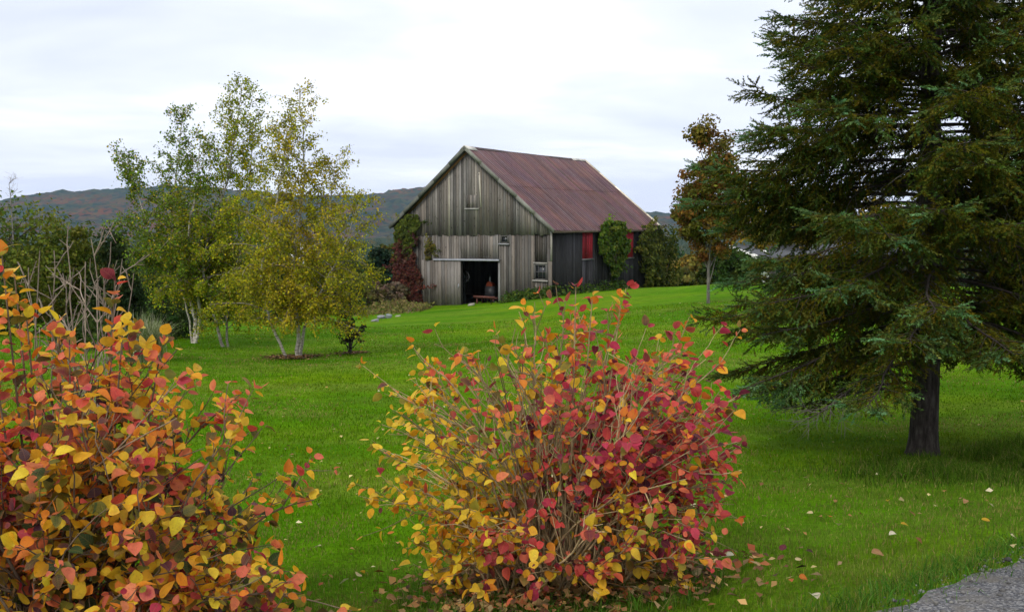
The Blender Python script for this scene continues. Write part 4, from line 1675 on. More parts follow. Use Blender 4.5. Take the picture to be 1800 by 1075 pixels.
# dark planting behind the birches and the trees between birches and barn
BACK = [
    ('spruce_tree', 'bluish conifer between the birches and the barn', 'spruce', 664, 425, 62, 1.9, [(.018, .050, .030), (.028, .065, .035), (.02, .04, .02)], 'cone', .09),
    ('bushy_tree', 'dark tree filling the gap behind the leftmost birch', 'tree', 285, 470, 44, 2.6, [(.020, .045, .012), (.035, .06, .014), (.06, .075, .015)], 'round', .06),
    ('bushy_tree', 'dark green tree behind the middle birch trunks', 'tree', 390, 455, 47, 3.0, [(.018, .042, .012), (.03, .055, .014), (.045, .06, .014)], 'round', .06),
    ('bushy_tree', 'green tree behind the yellowing birch', 'tree', 480, 450, 50, 3.0, [(.025, .055, .014), (.04, .07, .016), (.07, .085, .016)], 'round', .06),
    ('bushy_tree', 'olive tree behind the right side of the yellowing birch', 'tree', 570, 440, 52, 2.7, [(.035, .065, .016), (.06, .085, .018), (.10, .105, .018)], 'round', .06),
    ('bushy_tree', 'light green tree just left of the red vine on the barn', 'tree', 690, 430, 70, 2.2, [(.06, .095, .02), (.10, .12, .02), (.15, .13, .02)], 'round', .06),
    ('bushy_tree', 'mid green tree left of the bluish conifer', 'tree', 622, 450, 60, 2.0, [(.04, .075, .02), (.07, .10, .02), (.10, .11, .02)], 'round', .06),
    ('dry_bush', 'brownish dry brush beside the red vine', 'bush', 672, 492, 58, 1.5, [(.16, .105, .075), (.20, .14, .10), (.12, .10, .05)], 'round', .05),
    ('dry_bush', 'smaller yellowish brush behind the stones', 'bush', 645, 508, 56, 1.3, [(.14, .12, .04), (.17, .12, .07), (.09, .10, .03)], 'round', .05),
    ('yellow_bush', 'yellow-green rounded bush in the dip right of the barn', 'bush', 1215, 448, 82, 2.7, [(.20, .14, .022), (.15, .13, .024), (.24, .15, .02)], 'round', .05),
    ('green_bush', 'lighter low bush at the crest beside the yellow bush', 'bush', 1192, 470, 78, 1.6, [(.12, .13, .03), (.15, .13, .03), (.09, .11, .025)], 'round', .05),
    ('cedar_tree', 'dark clipped cedar between the maple and the house', 'cedar tree', 1290, 432, 53, 1.5, [(.022, .055, .010), (.035, .07, .012), (.055, .075, .014)], 'dome', .03),
    ('cedar_tree', 'rounded cedar right behind the maple trunk', 'cedar tree', 1262, 445, 55, 1.2, [(.05, .075, .014), (.075, .08, .016), (.035, .06, .012)], 'dome', .03),
    ('yellow_tree', 'golden tree glowing behind the left side of the big spruce', 'tree', 1350, 300, 62, 3.4, [(.26, .19, .014), (.32, .22, .014), (.18, .15, .018), (.11, .12, .016)], 'round', .15),
    ('yellow_tree', 'yellow-green tree behind the trunk of the big spruce', 'tree', 1480, 330, 70, 4.2, [(.20, .16, .016), (.12, .12, .016), (.26, .18, .014)], 'round', .15),
    ('bushy_tree', 'dark green tree behind the right side of the big spruce', 'tree', 1740, 300, 60, 5.2, [(.03, .055, .014), (.05, .07, .014), (.10, .09, .014)], 'round', .1),
    ('bushy_tree', 'olive tree behind the house', 'tree', 1600, 360, 74, 4.6, [(.05, .07, .014), (.08, .085, .014), (.14, .11, .014)], 'round', .1),
]
for i, (nm, lab, cat, px, top_, d, r, pal, shp, th_) in enumerate(BACK):
    q = P(px, top_, d)
    z = gz(q[0], q[1]) - .1
    leafy_tree(nm, lab, cat, (q[0], q[1], z), q[2] - z, r, pal, 300 + i, n=4200, size=.0052 * d, trunk_h=th_, clumps=90, shape=shp, bark='bark', spread=.25,
               upright=shp in ('cone', 'dome'), group='trees and bushes beyond the lawn')

# far woods in the valley: one mass
rng = np.random.default_rng(404)
b = MB()
wood_pal = np.array([(.035, .075, .026), (.05, .09, .028), (.075, .10, .028), (.11, .10, .028), (.03, .06, .03), (.15, .11, .03)])
for k in range(820):
    y = 95 + 900 * rng.random() ** 1.7
    x = rng.uniform(-.75, .75) * (y + 25)
    if y < 130 and abs(x) > 60:
        continue
    z = gz(x, y)
    hh = rng.uniform(5.5, 9.5) * (1 if y > 140 else .75)
    if z + hh > CAMZ - .012 * y - .2:
        hh = max(3.0, CAMZ - .012 * y - .2 - z)
    r = hh * rng.uniform(.32, .5)
    m = int(330 * min(1.0, 130 / y)) + 70
    v = norm(rng.normal(size=(m, 3)) + [0, 0, .35])
    lump = 1 + .3 * np.sin(v[:, 0] * 5 + k) * np.cos(v[:, 1] * 6 + v[:, 2] * 4 + k)
    p = v * (r * lump * rng.uniform(.7, 1.05, m))[:, None] * [1, 1, hh / r * .5] + [x, y, z + hh * .55]
    cc = wood_pal[rng.integers(0, 6)] * np.exp(rng.normal(0, .15))
    b.cards(p, rng.uniform(.7, 1.3, m) * (.42 + r * .11), v + rng.normal(0, .45, (m, 3)), rng, cc * np.exp(rng.normal(0, .22, (m, 1))), .75)
tag(b.build('far_woods', M['leaf']), kind='stuff')


# ---------------------------------------------------------------- vines on the barn
def vine(name, label, anchor, samples, pal_fn, seed, size, n_tube=14, depth=.35):
    """samples(rng, n) -> local barn points on the wall with outward normal; leaves lie in lumpy sheets off the wall"""
    rng = np.random.default_rng(seed)
    root = thing(name, label, 'vine', anchor)
    pts, nor = samples(rng)
    c, s = math.cos(BROT), math.sin(BROT)
    R = np.array([[c, -s, 0], [s, c, 0], [0, 0, 1]])
    wpts = pts @ R.T + barn_base
    wn_ = nor @ R.T
    b = MB()
    n = len(wpts)
    col = pal_fn(pts, rng)
    b.cards(wpts, rng.uniform(.7, 1.3, n) * size, wn_ + rng.normal(0, .42, (n, 3)) + [0, 0, .35], rng, col, .8, .06)
    # ragged strands creeping out over the wall and away from the mass
    for q in rng.permutation(n)[: max(6, n // 130)]:
        nv = wn_[q]
        d = norm(np.cross(nv, rng.normal(size=3)) + [0, 0, rng.choice([-.5, .45])])
        d = norm(d - nv * d.dot(nv))
        st = curve(wpts[q] - nv * .05, d, rng.uniform(.5, 1.5), 9, rng, .18, (0, 0, -.25))
        st = np.repeat(st, 4, 0) + rng.normal(0, .07, (40, 3)) + nv * rng.uniform(0, .12, (40, 1))
        b.cards(st, rng.uniform(.5, 1.15, 40) * size, nv + rng.normal(0, .45, (40, 3)) + [0, 0, .35], rng, col[q] * np.exp(rng.normal(0, .2, (40, 1))), .8, .06)
    tb = MB()
    order = rng.permutation(n)[:n_tube * 2]
    lowest = wpts[np.argsort(wpts[:, 2])[: max(8, n // 25)]]
    for q in order[:n_tube]:
        a = lowest[rng.integers(0, len(lowest))].copy()
        e_ = wpts[q] - wn_[q] * .05
        a = a - wn_[q] * .08
        tb.tube(spline([a, (a + e_) / 2 + rng.normal(0, .12, 3) * [1, 1, .5], e_], 8), np.linspace(.025, .008, 8), 5, (.09, .065, .045))
    tb.build('stems', M['twig'], root)
    b.build('leaves', M['leaf'], root)
    return root


def sheet(rng, n, inside, lo, hi, bulge):
    """random (a, z) with inside test; returns lumpy offset"""
    out = []
    while len(out) < n:
        q = rng.uniform(lo, hi, (n, 2))
        m = inside(q[:, 0], q[:, 1], rng)
        out.extend(q[m].tolist())
    q = np.array(out[:n])
    l = vnoise(q[:, 0] * 1.9 + 30, q[:, 1] * 1.9 + 30, 3) * .55 + vnoise(q[:, 0] * 4.5 + 30, q[:, 1] * 4.5 + 30, 8) * .45
    return q, bulge * (.15 + .85 * l) * rng.uniform(.55, 1.0, n)


fzL = foot(-W, 0)


def red_vine(rng):
    def ins(a, z, rng):
        right = np.interp(z, [fzL - .2, fzL + 1.6, fzL + 2.6, fzL + 3.6, fzL + 4.6, fzL + 5.6], [-9.75, -9.55, -9.75, -10.3, -9.9, -9.75])
        right = right + .35 * (vnoise(a * 2 + 9, z * 2.2 + 9, 4) - .5)
        left = -W - .35
        return (a < right) & (a > left) & (z < ZR - SL * (xa - a) - .38)
    q, off = sheet(rng, 6500, ins, (-W - .35, fzL - .1), (-9.2, fzL + 5.9), .6)
    z = q[:, 1]
    f = np.stack([q[:, 0], -.06 - off, z], -1)
    nf = np.tile([0, -1., 0], (len(q), 1))
    # round the corner along the left wall
    q2, off2 = sheet(rng, 1800, lambda a, z, r: a > -5, (0, fzL - .1), (2.5, fzL + 3.6), .5)
    f2 = np.stack([-W - .05 - off2, q2[:, 0] - .3, q2[:, 1]], -1)
    return np.vstack([f, f2]), np.vstack([nf, np.tile([-1., 0, 0], (len(q2), 1))])


def red_vine_col(p, rng):
    n = len(p)
    t = (p[:, 2] - fzL) / 4.5
    green = np.clip((t - .80) * 4 + (vnoise(p[:, 0] * 2.5 + 20, p[:, 2] * 2.5 + 20, 6) - .5) * 2.2, 0, 1)
    g = sample_cols(rng, n, [(.07, .10, .014), (.11, .13, .016), (.05, .075, .014)])
    r = sample_cols(rng, n, [(.085, .022, .020), (.13, .035, .024), (.06, .022, .022), (.12, .06, .03), (.045, .03, .02)])
    m = (rng.random(n) < green)[:, None]
    return np.where(m, g, r)


wl = np.array([*loc2w(-W, -.2), 0]); wl[2] = gz(wl[0], wl[1])
vine('climbing_vine', 'dark red vine turning green at its top on the left corner of the barn', wl, red_vine, red_vine_col, 501, .17, 20)


def green_vine(rng):
    y0, y1 = b_of(1045), b_of(1092)
    ztop, zb = roof_z(0) - .15, z_of(478, 0, b_of(1080))
    cy, rz_ = (y0 + y1) / 2, (ztop - zb) / 2

    def ins(a, z, rng):
        c = ((a - cy) / ((y1 - y0) / 2)) ** 2 + np.maximum((z - (zb + 1.35 * rz_)) / (rz_ * .9), (zb + 1.35 * rz_ - z) / (rz_ * 1.35)) ** 2
        return c < .42 + 1.05 * vnoise(a * 1.1 + 5, z * 1.4 + 5, 2) + .35 * vnoise(a * 3.7 + 5, z * 4.2 + 5, 7)
    q, off = sheet(rng, 3000, ins, (y0 - .2, zb - .3), (y1 + .6, ztop + .35), .8)
    return np.stack([.06 + off, q[:, 0], q[:, 1]], -1), np.tile([1., -.2, 0.15], (len(q), 1))


def green_vine_col(p, rng):
    return sample_cols(rng, len(p), [(.055, .105, .010), (.08, .135, .012), (.035, .075, .010), (.12, .14, .016)])


wv_ = np.array([*loc2w(.3, b_of(1080)), 0]); wv_[2] = gz(wv_[0], wv_[1])
vine('climbing_vine', 'bright green leafy vine hanging between the two red panels', wv_, green_vine, green_vine_col, 502, .24, 14)


def end_vine(rng):
    y0, y1 = b_of(1116), L + .3
    ztop, zb = roof_z(0) - .12, foot(0, L) - .1

    def ins(a, z, rng):
        left = np.interp(z, [zb, zb + 1.2, zb + 2.6, ztop], [y0 + .2, y0 + .7, y0 + .1, y0 + .4]) + .9 * (vnoise(a + 3, z * 1.6 + 3, 5) - .5)
        return a > left
    q, off = sheet(rng, 7000, ins, (y0 - .6, zb), (y1, ztop), 1.0)
    f = np.stack([.06 + off * np.interp(q[:, 1], [zb, zb + 2.2, ztop], [1.0, 1.25, .35]), q[:, 0], q[:, 1]], -1)
    q2, off2 = sheet(rng, 1700, lambda a, z, r: a > -9, (-1.5, zb), (1.35, ztop - .2), 1.9)
    f2 = np.stack([q2[:, 0], L + .1 + off2, q2[:, 1]], -1)
    return np.vstack([f, f2]), np.vstack([np.tile([1., -.25, 0], (len(q), 1)), np.tile([.2, 1., 0], (len(q2), 1))])


def end_vine_col(p, rng):
    c = sample_cols(rng, len(p), [(.055, .080, .014), (.090, .108, .016), (.13, .125, .018), (.035, .055, .012)])
    return c


we = np.array([*loc2w(.4, L - 1), 0]); we[2] = gz(we[0], we[1])
vine('climbing_vine', 'dense olive vine covering the far right end of the barn', we, end_vine, end_vine_col, 503, .20, 14)


def door_vine(rng):
    x0, x1 = a_of(751), a_of(767)
    q, off = sheet(rng, 240, lambda a, z, r: vnoise(a * 3 + 1, z * 3 + 1, 3) > .3, (x0, zdoor + .02), (x1, zdoor + 1.0), .22)
    return np.stack([q[:, 0], -.07 - off, q[:, 1]], -1), np.tile([0, -1., 0], (len(q), 1))


wd_ = np.array([*loc2w(a_of(758), -.2), 0]); wd_[2] = gz(wd_[0], wd_[1]) + zdoor
vine('climbing_vine', 'small olive tuft of vine above the left end of the door track', wd_, door_vine, lambda p, r: sample_cols(r, len(p), [(.09, .09, .016), (.13, .10, .02), (.06, .07, .015)]), 504, .15, 3)

# low weeds at the foot of the barn's front right corner
rng = np.random.default_rng(61)
b = MB()
nq = 2300
a = rng.uniform(a_of(893), .2, nq)
off = rng.gamma(2, .22, nq)
on_side = rng.random(nq) < .35
lx = np.where(on_side, .1 + off, a)
ly = np.where(on_side, rng.uniform(-.3, 9, nq), -.12 - off)
wx_, wy_ = loc2w(lx, ly)
hgt = rng.random(nq) ** 1.4 * np.interp(off, [0, 1.2], [.75, .12])
b.cards(np.stack([wx_, wy_, ground(wx_, wy_) + hgt + .03], -1), rng.uniform(.1, .22, nq), rng.normal(0, .5, (nq, 3)) + [0, -.3, .7], rng,
        sample_cols(rng, nq, [(.030, .070, .012), (.05, .10, .014), (.08, .11, .016)]), .7)
tag(b.build('weeds', M['leaf']), kind='stuff')

# ---------------------------------------------------------------- stones left of the barn
def rock(name, label, px, py, sx, sz, seed, tint=(1, 1, 1)):
    rng = np.random.default_rng(seed)
    p = on_ground(px, py)
    k = p[1] / FPX
    rx_, rz_ = sx * k / 2, sz * k / 2
    bpy_v, f = [], []
    nu, nv = 12, 8
    ph = rng.uniform(0, 6, 6)
    for i in range(nv + 1):
        t = math.pi * i / nv
        for j in range(nu):
            a = 2 * math.pi * j / nu
            d = np.array([math.sin(t) * math.cos(a), math.sin(t) * math.sin(a), math.cos(t)])
            r = 1 + .16 * math.sin(3 * d[0] + ph[0]) * math.cos(2.4 * d[1] + ph[1]) + .12 * math.sin(5 * d[2] + ph[2] + 2 * d[0]) + rng.normal(0, .03) * (0 < i < nv)
            q = np.sign(d) * np.abs(d) ** .75
            bpy_v.append(q * r * [rx_, rx_ * .8, rz_])
    for i in range(nv):
        for j in range(nu):
            f.append([i * nu + j, (i + 1) * nu + j, (i + 1) * nu + (j + 1) % nu, i * nu + (j + 1) % nu])
    b = MB()
    b.add(np.array(bpy_v), f, tint)
    o = b.build(name, M['rock'], smooth=True)
    o.location = (p[0], p[1], p[2] + rz_ * .75)
    o.rotation_euler = (rng.normal(0, .1), rng.normal(0, .12), rng.uniform(0, 6))
    return tag(o, label, 'stone', 'stones beside the barn')


rock('stone', 'pale rounded boulder on the weedy mound, largest of the stones', 679, 549, 17, 10, 1, (1.15, 1.1, 1.05))
rock('stone', 'blue-grey upright stone in front of the pale boulder', 683, 559, 11, 9, 2, (.75, .85, 1.0))
rock('stone', 'flat grey slab leaning left of the blue-grey stone', 670, 560, 15, 7, 3, (.7, .75, .85))
rock('stone', 'lowest grey slab at the left end of the stones', 659, 565, 15, 5, 4, (.75, .8, .85))
rock('stone', 'flat blue-grey stone at the foot of the red vine', 727, 544, 16, 6, 5, (.75, .85, 1.0))
rock('stone', 'small whitish stone left of the red vine foot', 719, 548, 8, 4, 6, (1.3, 1.25, 1.15))
rock('stone', 'thin pale stone lying in the grass right of the slabs', 700, 556, 9, 2.5, 7, (1.2, 1.15, 1.05))
rock('stone', 'small light stone at the left of the weedy mound', 648, 546, 8, 5, 8, (1.2, 1.15, 1.1))
rock('stone', 'grey block half hidden at the base of the dry brush', 702, 535, 9, 9, 9, (.8, .78, .72))
rock('stone', 'small pale stone under the sliding door', 750, 540, 6, 3, 10, (1.2, 1.15, 1.05))
rock('stone', 'rounded light stone on the doorway threshold', 829, 537, 12, 5, 11, (1.1, 1.05, 1.0))
rng = np.random.default_rng(62)
b = MB()
nq = 3800
cpx = rng.normal(685, 30, nq).clip(628, 742)
cpy = np.interp(cpx, [628, 690, 742], [553, 543, 539]) + rng.normal(-3, 4, nq)
base_pts = np.array([P(x_, y_, 50) for x_, y_ in zip(cpx, cpy)])
# laid out on the ground in metres
gxp = base_pts[:, 0]
gyp = 50 + rng.normal(2, 2.2, nq)
bz = ground(gxp, gyp)
hump = .45 * np.exp(-((gxp + 6.8) / 1.6) ** 2 - ((gyp - 51.5) / 2.0) ** 2)
b.cards(np.stack([gxp, gyp, bz + hump * rng.random(nq) + rng.random(nq) ** 2 * .35], -1), rng.uniform(.12, .28, nq), rng.normal(0, .6, (nq, 3)) + [0, -.2, .5], rng,
        sample_cols(rng, nq, [(.17, .16, .04), (.22, .17, .06), (.10, .13, .025), (.15, .11, .05)]), .5)
tag(b.build('dry_weeds', M['leaf']), kind='stuff')

# ---------------------------------------------------------------- ornamental grass clump
og = P(262, 640, 21)
og[2] = gz(og[0], og[1])
orn = thing('ornamental_grass', 'arching pale striped ornamental grass clump behind the left shrub', 'grass clump', og)
rng = np.random.default_rng(63)
b = MB()
for k in range(900):
    az = rng.uniform(0, 2 * math.pi)
    ln = rng.uniform(.8, 1.35)
    rr = rng.random() ** .6
    d = np.array([math.cos(az), math.sin(az), 0])
    t = np.linspace(0, 1, 6)
    q = og + rng.normal(0, .12, 3) * [1, 1, 0] + d * (ln * .65 * rr * t ** 1.6)[:, None] + np.array([0, 0, 1.]) * (ln * (t - .42 * rr * t ** 2.4))[:, None]
    side = np.array([-d[1], d[0], 0]) * .009
    V = np.empty((12, 3))
    wv = np.array([1, 1, .9, .7, .45, .1])[:, None]
    V[0::2], V[1::2] = q - side * wv, q + side * wv
    b.add(V, [[2 * i, 2 * i + 1, 2 * i + 3, 2 * i + 2] for i in range(5)], sample_cols(rng, 1, [(.34, .36, .20), (.17, .22, .07), (.48, .48, .32), (.10, .16, .04)])[0])
b.build('blades', M['grass'], orn)
# darker planting bed behind it
for i, (px, top_, d, r, lab, pal) in enumerate([
        (300, 540, 27, .9, 'low dark green bush behind the ornamental grass', [(.025, .055, .012), (.045, .07, .014)]),
        (150, 560, 24, 1.0, 'low green bush hidden behind the bare shrub', [(.03, .06, .012), (.05, .08, .014)])]):
    q = P(px, top_, d)
    z = gz(q[0], q[1])
    leafy_tree('green_bush', lab, 'bush', (q[0], q[1], z), q[2] - z, r, pal, 640 + i, n=2600, size=.11, trunk_h=.05, clumps=50, shape='round', bark='bark', spread=.3)

# ---------------------------------------------------------------- stone house behind the spruce
hc_ = P(1341, 505, 58)
hz0 = gz(hc_[0], hc_[1]) - .2
HROT = math.radians(14)
house = thing('stone_house', 'low stone house with white trim hidden behind the spruce', 'house', (hc_[0], hc_[1], hz0), rz=HROT)
eave_z = P(1312, 451, 58)[2] - hz0
rng = np.random.default_rng(71)
b = MB()
b.box((0, 0, -.6), (11, 6.5, eave_z - .04), (.5, .5, .5))
# field stones set proud of the mortar on the visible faces
z = -.3
while z < eave_z - .35:
    hh = rng.uniform(.22, .38)
    x = .32
    while x < 10.6:
        w = rng.uniform(.3, .75)
        t = rng.uniform(.35, 1.1)
        col = np.array(rng.choice([0, 1, 2]) * np.array([.1, .02, -.05]) + .9) * t
        b.box((x + .02, -.05 - rng.uniform(0, .03), z + .02), (min(x + w, 10.7) - .02, .02, z + hh - .02), col, jitter=.012, rng=rng)
        x += w
    z += hh
b.build('wall', M['rock'], house, local=True)
b = MB()
for k in range(9):
    w = .34 if k % 2 else .24
    b.box((-.035, -.085, k * .31 - .3), (w, .2, k * .31 - .02), (1, 1, 1))
b.build('corner_quoins', M['white'], house, local=True)
b = MB()
v = np.array([(-1.0, -1.0, eave_z), (11.8, -1.0, eave_z), (11.8, 3.2, eave_z + .55), (-1.0, 3.2, eave_z + .55)])
b.hexa(np.vstack([v, v + [0, 0, .12]]))
v = np.array([(-1.0, 3.201, eave_z + .55), (11.8, 3.201, eave_z + .55), (11.8, 7.4, eave_z), (-1.0, 7.4, eave_z)])
b.hexa(np.vstack([v, v + [0, 0, .12]]))
rf = b.build('roof', M['slate'], house, local=True)
b = MB()
v = np.array([(-1.06, -1.03, eave_z - .1), (-1.0, -1.03, eave_z - .1), (-1.0, 3.2, eave_z + .47), (-1.06, 3.2, eave_z + .47)])
b.hexa(np.vstack([v, v + [0, 0, .26]]))
b.build('fascia', M['white'], rf, local=True)
b = MB()
b.box((-1.0, -1.06, eave_z - .12), (11.8, -1.003, eave_z + .10))
b.build('gutter', M['slate'], rf, local=True)
for x0 in (2.2, 5.4, 8.3):
    b = MB()
    b.box((x0, -.10, .95), (x0 + 1.0, -.082, 2.1))
    w_o = b.build('window', M['glass'], house, local=True)
    b = MB()
    for lo, hi in (((x0 - .08, -.13, .87), (x0, -.082, 2.18)), ((x0 + 1, -.13, .87), (x0 + 1.08, -.082, 2.18)), ((x0, -.13, .87), (x0 + 1, -.082, .949)), ((x0, -.13, 2.101), (x0 + 1, -.082, 2.18)),
                   ((x0 + .47, -.125, .949), (x0 + .53, -.101, 2.101))):
        b.box(lo, hi)
    b.build('frame', M['white'], w_o, local=True)

# far white farmhouse glimpsed through the birches
fh = P(529, 452, 150)
fz = gz(fh[0], fh[1])
farm = thing('farmhouse', 'tiny white farmhouse glimpsed through the yellowing birch', 'house', (fh[0], fh[1], fz), rz=.3)
e_z = P(529, 442, 150)[2] - fz
b = MB()
b.box((-1.8, 0, -.5), (1.8, 6, e_z))
b.add(np.array([(-1.8, 0, e_z), (1.8, 0, e_z), (0, 0, e_z + 1.6), (-1.8, 6, e_z), (1.8, 6, e_z), (0, 6, e_z + 1.6)]), [[0, 1, 2], [5, 4, 3]])
b.build('wall', M['white'], farm, local=True)
b = MB()
for s in (1, -1):
    v = np.array([(0, -.3, e_z + 1.62), (2.2 * s, -.3, e_z - .34), (2.2 * s, 6.3, e_z - .34), (0, 6.3, e_z + 1.62)])
    b.hexa(np.vstack([v, v + [0, 0, .15]]))
b.build('roof', M['slate'], farm, local=True)
for x0 in (-.9, .5):
    b = MB()
    b.box((x0, -.03, e_z - 1.6), (x0 + .5, -.004, e_z - .6))
    b.build('window', M['glass'], farm, local=True)


# ---------------------------------------------------------------- grass blades
def blades(b, x, y, hgt, wid, rng, col, lean=.45):
    n = len(x)
    z = ground(x, y) - .006
    az = rng.uniform(0, 2 * math.pi, n)
    az2 = rng.uniform(0, 2 * math.pi, n)
    ln = np.abs(rng.normal(0, lean, n))
    sd = np.stack([np.cos(az), np.sin(az), np.zeros(n)], -1) * (wid / 2)[:, None]
    base = np.stack([x, y, z], -1)
    mid = base + np.stack([np.cos(az2) * ln * hgt * .3, np.sin(az2) * ln * hgt * .3, hgt * .6], -1)
    tip = base + np.stack([np.cos(az2) * ln * hgt, np.sin(az2) * ln * hgt, hgt * (1 - .25 * ln.clip(0, 1.5))], -1)
    V = np.stack([base - sd, base + sd, mid + sd * .8, mid - sd * .8, tip], 1).reshape(-1, 3)
    o = (np.arange(n) * 5)[:, None]
    c = np.repeat(col, 5, 0)
    st = b.n
    b.v.append(V); b.c.append(c); b.u.append(np.zeros((len(V), 3)))
    b.f.append(np.array([[0, 1, 2, 3]]) + o + st)
    b.f.append(np.array([[3, 2, 4]]) + o + st)
    b.n += len(V)


rng = np.random.default_rng(88)
N = 430000
r = 2.6 * (34 / 2.6) ** rng.random(N)
th = rng.uniform(math.radians(-37), math.radians(39), N)
x, y = r * np.sin(th), r * np.cos(th)
ok = road_side(x, y) < (rng.exponential(.05, N) + .02 * np.sin(9 * x))
x, y, r = x[ok], y[ok], r[ok]
n = len(x)
tuft = vnoise(x * 5, y * 5, 2) * .5 + vnoise(x * 1.4, y * 1.4, 6) * .5
hgt = (.016 + .030 * tuft) * rng.uniform(.6, 1.35, n) * np.interp(r, [3, 12, 34], [1.0, 1.15, 1.5])
edge = np.exp(-np.abs(road_side(x, y) + .12) / .16)
hgt *= 1 + 1.0 * edge * rng.random(n)
wid = .0034 * (r / 5).clip(.6, 9) ** .85
dry = vnoise(x * .55 + 7, y * .8 + 7, 11) * .6 + vnoise(x * 2.1, y * 2.1, 13) * .4
col = sample_cols(rng, n, [(.068, .163, .002), (.095, .186, .002), (.132, .200, .007), (.045, .123, .002)], None, .22)
big = vnoise(x * .28 + 3, y * .4 + 3, 21) * .5 + vnoise(x * 3.1, y * 4.0, 22) * .3 + vnoise(x * 9, y * 11, 23) * .2
col *= (.70 + .60 * big)[:, None]
col[:, 0] *= .8 + .45 * vnoise(x * .33 + 31, y * .5 + 31, 24)
straw = rng.random(n) < np.clip((dry - .50) * 2.2, .03, .5)
verge = np.clip((road_side(x, y) + 3.8) / 1.8, 0, 1) * np.clip(.35 + vnoise(x * 1.1 + 2, y * 1.1 + 2, 31), 0, 1)
col = col * (1 - .75 * verge[:, None]) + np.array([.150, .195, .035]) * (.75 * verge * rng.uniform(.6, 1.4, n))[:, None]
straw |= rng.random(n) < .16 * verge
col[straw] = sample_cols(rng, int(straw.sum()), [(.26, .21, .06), (.20, .21, .04), (.32, .25, .10), (.22, .15, .06)], None, .25)
b = MB()
blades(b, x, y, hgt, wid, rng, col)
tag(b.build('grass', M['grass']), kind='stuff')

# longer rough grass round the spruce and round the middle shrub
b = MB()
n = 26000
u = rng.random(n)
tx, ty = sb_[0], sb_[1]
x = rng.normal(.8, 1.15, n) + tx
y = ty - 1.45 + rng.normal(0, .55, n) + .35 * (x - tx) - .25 * np.exp(-((x - tx) / .5) ** 2)
hgt = rng.uniform(.08, .30, n) * (1 - .55 * np.exp(-((x - tx) / .35) ** 2)) * np.interp(vnoise(x * 2.5, y * 2.5, 4), [0, 1], [.35, 1.15]) * np.interp(np.abs(x - tx - .6), [0, 1.6, 2.6], [1, .8, .3])
col = sample_cols(rng, n, [(.030, .080, .005), (.048, .108, .005), (.075, .115, .01), (.17, .15, .05)], [3, 3, 1.5, .8], .22)
blades(b, x, y, hgt, np.full(n, .0065), rng, col, .8)
n = 5200
a = rng.uniform(0, 2 * math.pi, n)
rr = .75 * np.sqrt(rng.random(n)) + .05
x, y = bc[0] + np.cos(a) * rr * 1.1, bc[1] + np.sin(a) * rr
col = sample_cols(rng, n, [(.05, .14, .012), (.08, .16, .015), (.2, .17, .06)], [3, 2, 1], .22)
blades(b, x, y, rng.uniform(.03, .13, n), np.full(n, .004), rng, col, .9)
n = 5000
t = rng.uniform(-1.5, 7, n)
wv = rng.normal(-.10, .10, n)
x, y = e0[0] + rd[0] * t + rn[0] * wv, e0[1] + rd[1] * t + rn[1] * wv
col = sample_cols(rng, n, [(.04, .13, .012), (.06, .16, .014), (.10, .18, .03)], None, .22)
blades(b, x, y, rng.uniform(.03, .10, n), np.full(n, .0055), rng, col, 1.1)
tag(b.build('tall_grass', M['grass']), kind='stuff')

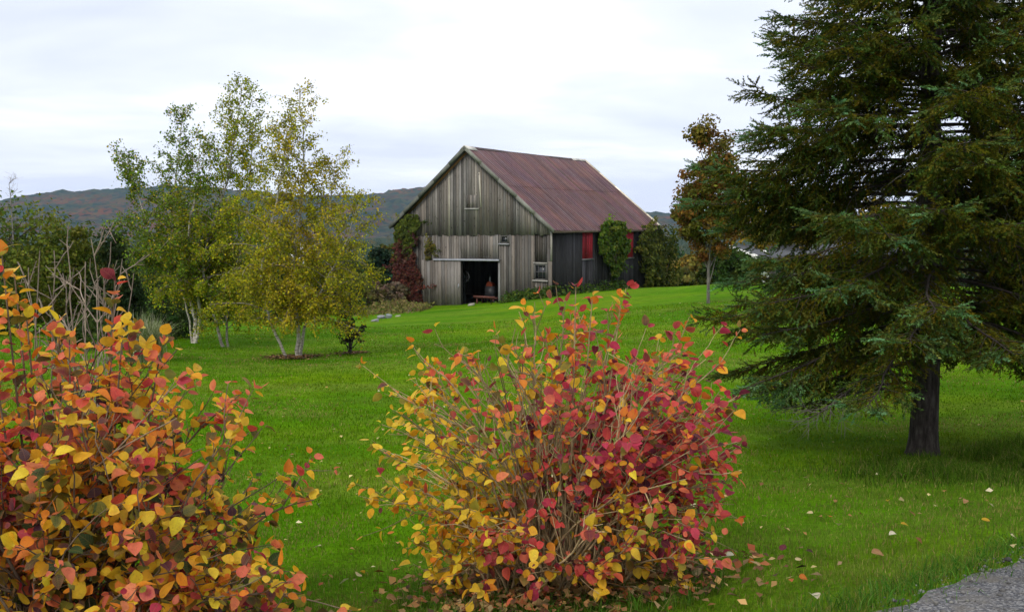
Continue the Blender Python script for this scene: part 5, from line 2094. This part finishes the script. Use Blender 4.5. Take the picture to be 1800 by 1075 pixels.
# ---------------------------------------------------------------- fallen leaves
litter_patch('leaf_litter', bc, .85, .60, 2300, BROWNS + [(.34, .20, .07), (.30, .08, .03), (.42, .30, .14)], 33, .055, .05)
FC = {'white': (.80, .74, .60), 'cream': (.70, .58, .34), 'orange': (.60, .19, .03), 'yellow': (.60, .37, .03), 'brown': (.22, .09, .04), 'tan': (.42, .24, .12),
      'purple': (.16, .03, .06), 'dark': (.05, .03, .025), 'red': (.35, .05, .035)}
FALLEN = [
    (1280, 986, 'white', 'big whitish fallen leaf right of the middle shrub', 1.3), (1225, 1019, 'cream', 'cream fallen leaf below the right end of the middle shrub', 1.1),
    (1457, 918, 'orange', 'orange fallen leaf alone on the lawn below the spruce', 1.1), (1302, 927, 'cream', 'pale leaf just right of the crimson branch tips', 1.0),
    (1567, 950, 'white', 'white folded leaf on the lawn midway to the gravel road', 1.0), (1543, 984, 'tan', 'curled tan leaf nearest to the gravel road corner', 1.2),
    (1600, 914, 'brown', 'brown leaf standing on edge above two yellow ones', 1.0), (1593, 931, 'yellow', 'yellow leaf right below the brown standing leaf', .9),
    (1618, 959, 'brown', 'reddish brown leaf right of the white folded leaf', .8), (1735, 924, 'yellow', 'yellow leaf in the dry grass near the right edge', .9),
    (1560, 890, 'yellow', 'small yellow leaf uppermost on the sunny lawn strip', .8), (1378, 976, 'purple', 'purple fallen leaf right of the shrub litter', .9),
    (1369, 989, 'brown', 'brown leaf just below the purple fallen leaf', .9), (1426, 981, 'dark', 'dark curled leaf right of the purple fallen leaf', .8),
    (1408, 994, 'cream', 'cream leaf left below the dark curled leaf', .7), (1390, 1032, 'cream', 'upright cream leaf low on the lawn', .9),
    (1432, 1063, 'white', 'whitish torn leaf at the bottom picture edge', 1.2), (1331, 1035, 'tan', 'tan leaf low on the lawn under the shrub litter', .8),
    (1416, 1028, 'orange', 'orange leaf beside the upright cream leaf', .7), (1420, 910, 'cream', 'pale leaf on the shaded lawn left of the orange leaf', .8),
    (1697, 889, 'tan', 'pale tan leaf near the long grass on the right', .9), (1322, 998, 'orange', 'orange leaf left of the brown and purple leaves', .9),
    (1330, 986, 'brown', 'brown leaf curled at the litter edge', .9), (1295, 1000, 'brown', 'flat brown leaf below the big whitish leaf', .9),
    (690, 946, 'orange', 'orange leaf on the lawn left of the middle shrub', .9), (632, 1019, 'cream', 'cream leaf on the lawn between the two shrubs', 1.0),
    (637, 1010, 'yellow', 'yellow leaf touching the cream leaf between the shrubs', .8), (955, 1052, 'white', 'whitish leaf lying in front of the middle shrub', 1.1),
    (1070, 1040, 'cream', 'cream leaf in the litter under the crimson side', 1.2), (690, 1062, 'tan', 'tan leaf at the bottom left of the shrub litter', 1.0),
    (780, 1050, 'yellow', 'yellow leaf under the golden branch tips', 1.0), (1200, 1000, 'orange', 'orange leaf at the right foot of the middle shrub', 1.0),
]
rng = np.random.default_rng(99)
for px, py, cn, lab, s in FALLEN:
    p = on_ground(px, py)
    b = MB()
    az = rng.uniform(0, 2 * math.pi)
    ax = np.array([[math.cos(az), math.sin(az), .15]])
    col = np.array([FC[cn]])
    leaf_batch(b, -ax * .035, ax, np.array([[rng.normal(0, .3), -.35, 1.0]]), np.array([.055 * s]), col, col * [[.9, .8, .7]], rng, .85)
    o = b.build('fallen_leaf', M['bigleaf'], smooth=True)
    o.location = (p[0], p[1], gz(p[0], p[1]) + .045)
    tag(o, lab, 'leaf', 'fallen leaves on the lawn')

rng = np.random.default_rng(141)
b = MB()
nq = 620
r = 5 * (34 / 5) ** rng.random(nq)
th = rng.uniform(math.radians(-34), math.radians(36), nq)
x, y = r * np.sin(th), r * np.cos(th)
ok = road_side(x, y) < 0
x, y = x[ok], y[ok]
b.cards(np.stack([x, y, ground(x, y) + .03], -1), rng.uniform(.03, .065, len(x)), rng.normal(0, .35, (len(x), 3)) + [0, 0, 1], rng,
        sample_cols(rng, len(x), [(.45, .36, .14), (.34, .18, .06), (.20, .10, .04), (.55, .48, .30)], None, .25), .75, .15)
tag(b.build('scattered_leaves', M['litter']), kind='stuff')

# ---------------------------------------------------------------- air
def haze_mat():
    m = bpy.data.materials.new('haze')
    m.use_nodes = True
    t = m.node_tree
    t.nodes.clear()
    o = t.nodes.new('ShaderNodeOutputMaterial')
    v = t.nodes.new('ShaderNodeVolumePrincipled')
    v.inputs['Color'].default_value = (.58, .78, 1.0, 1)
    v.inputs['Density'].default_value = .000065
    v.inputs['Anisotropy'].default_value = .0
    t.links.new(v.outputs[0], o.inputs['Volume'])
    return m


b = MB()
b.box((-3500, -160, -26), (3500, 4500, 175))
hz_o = b.build('haze', haze_mat())
hz_o['kind'] = 'stuff'

for o in bpy.data.objects:
    if '_base' in o:
        del o['_base']
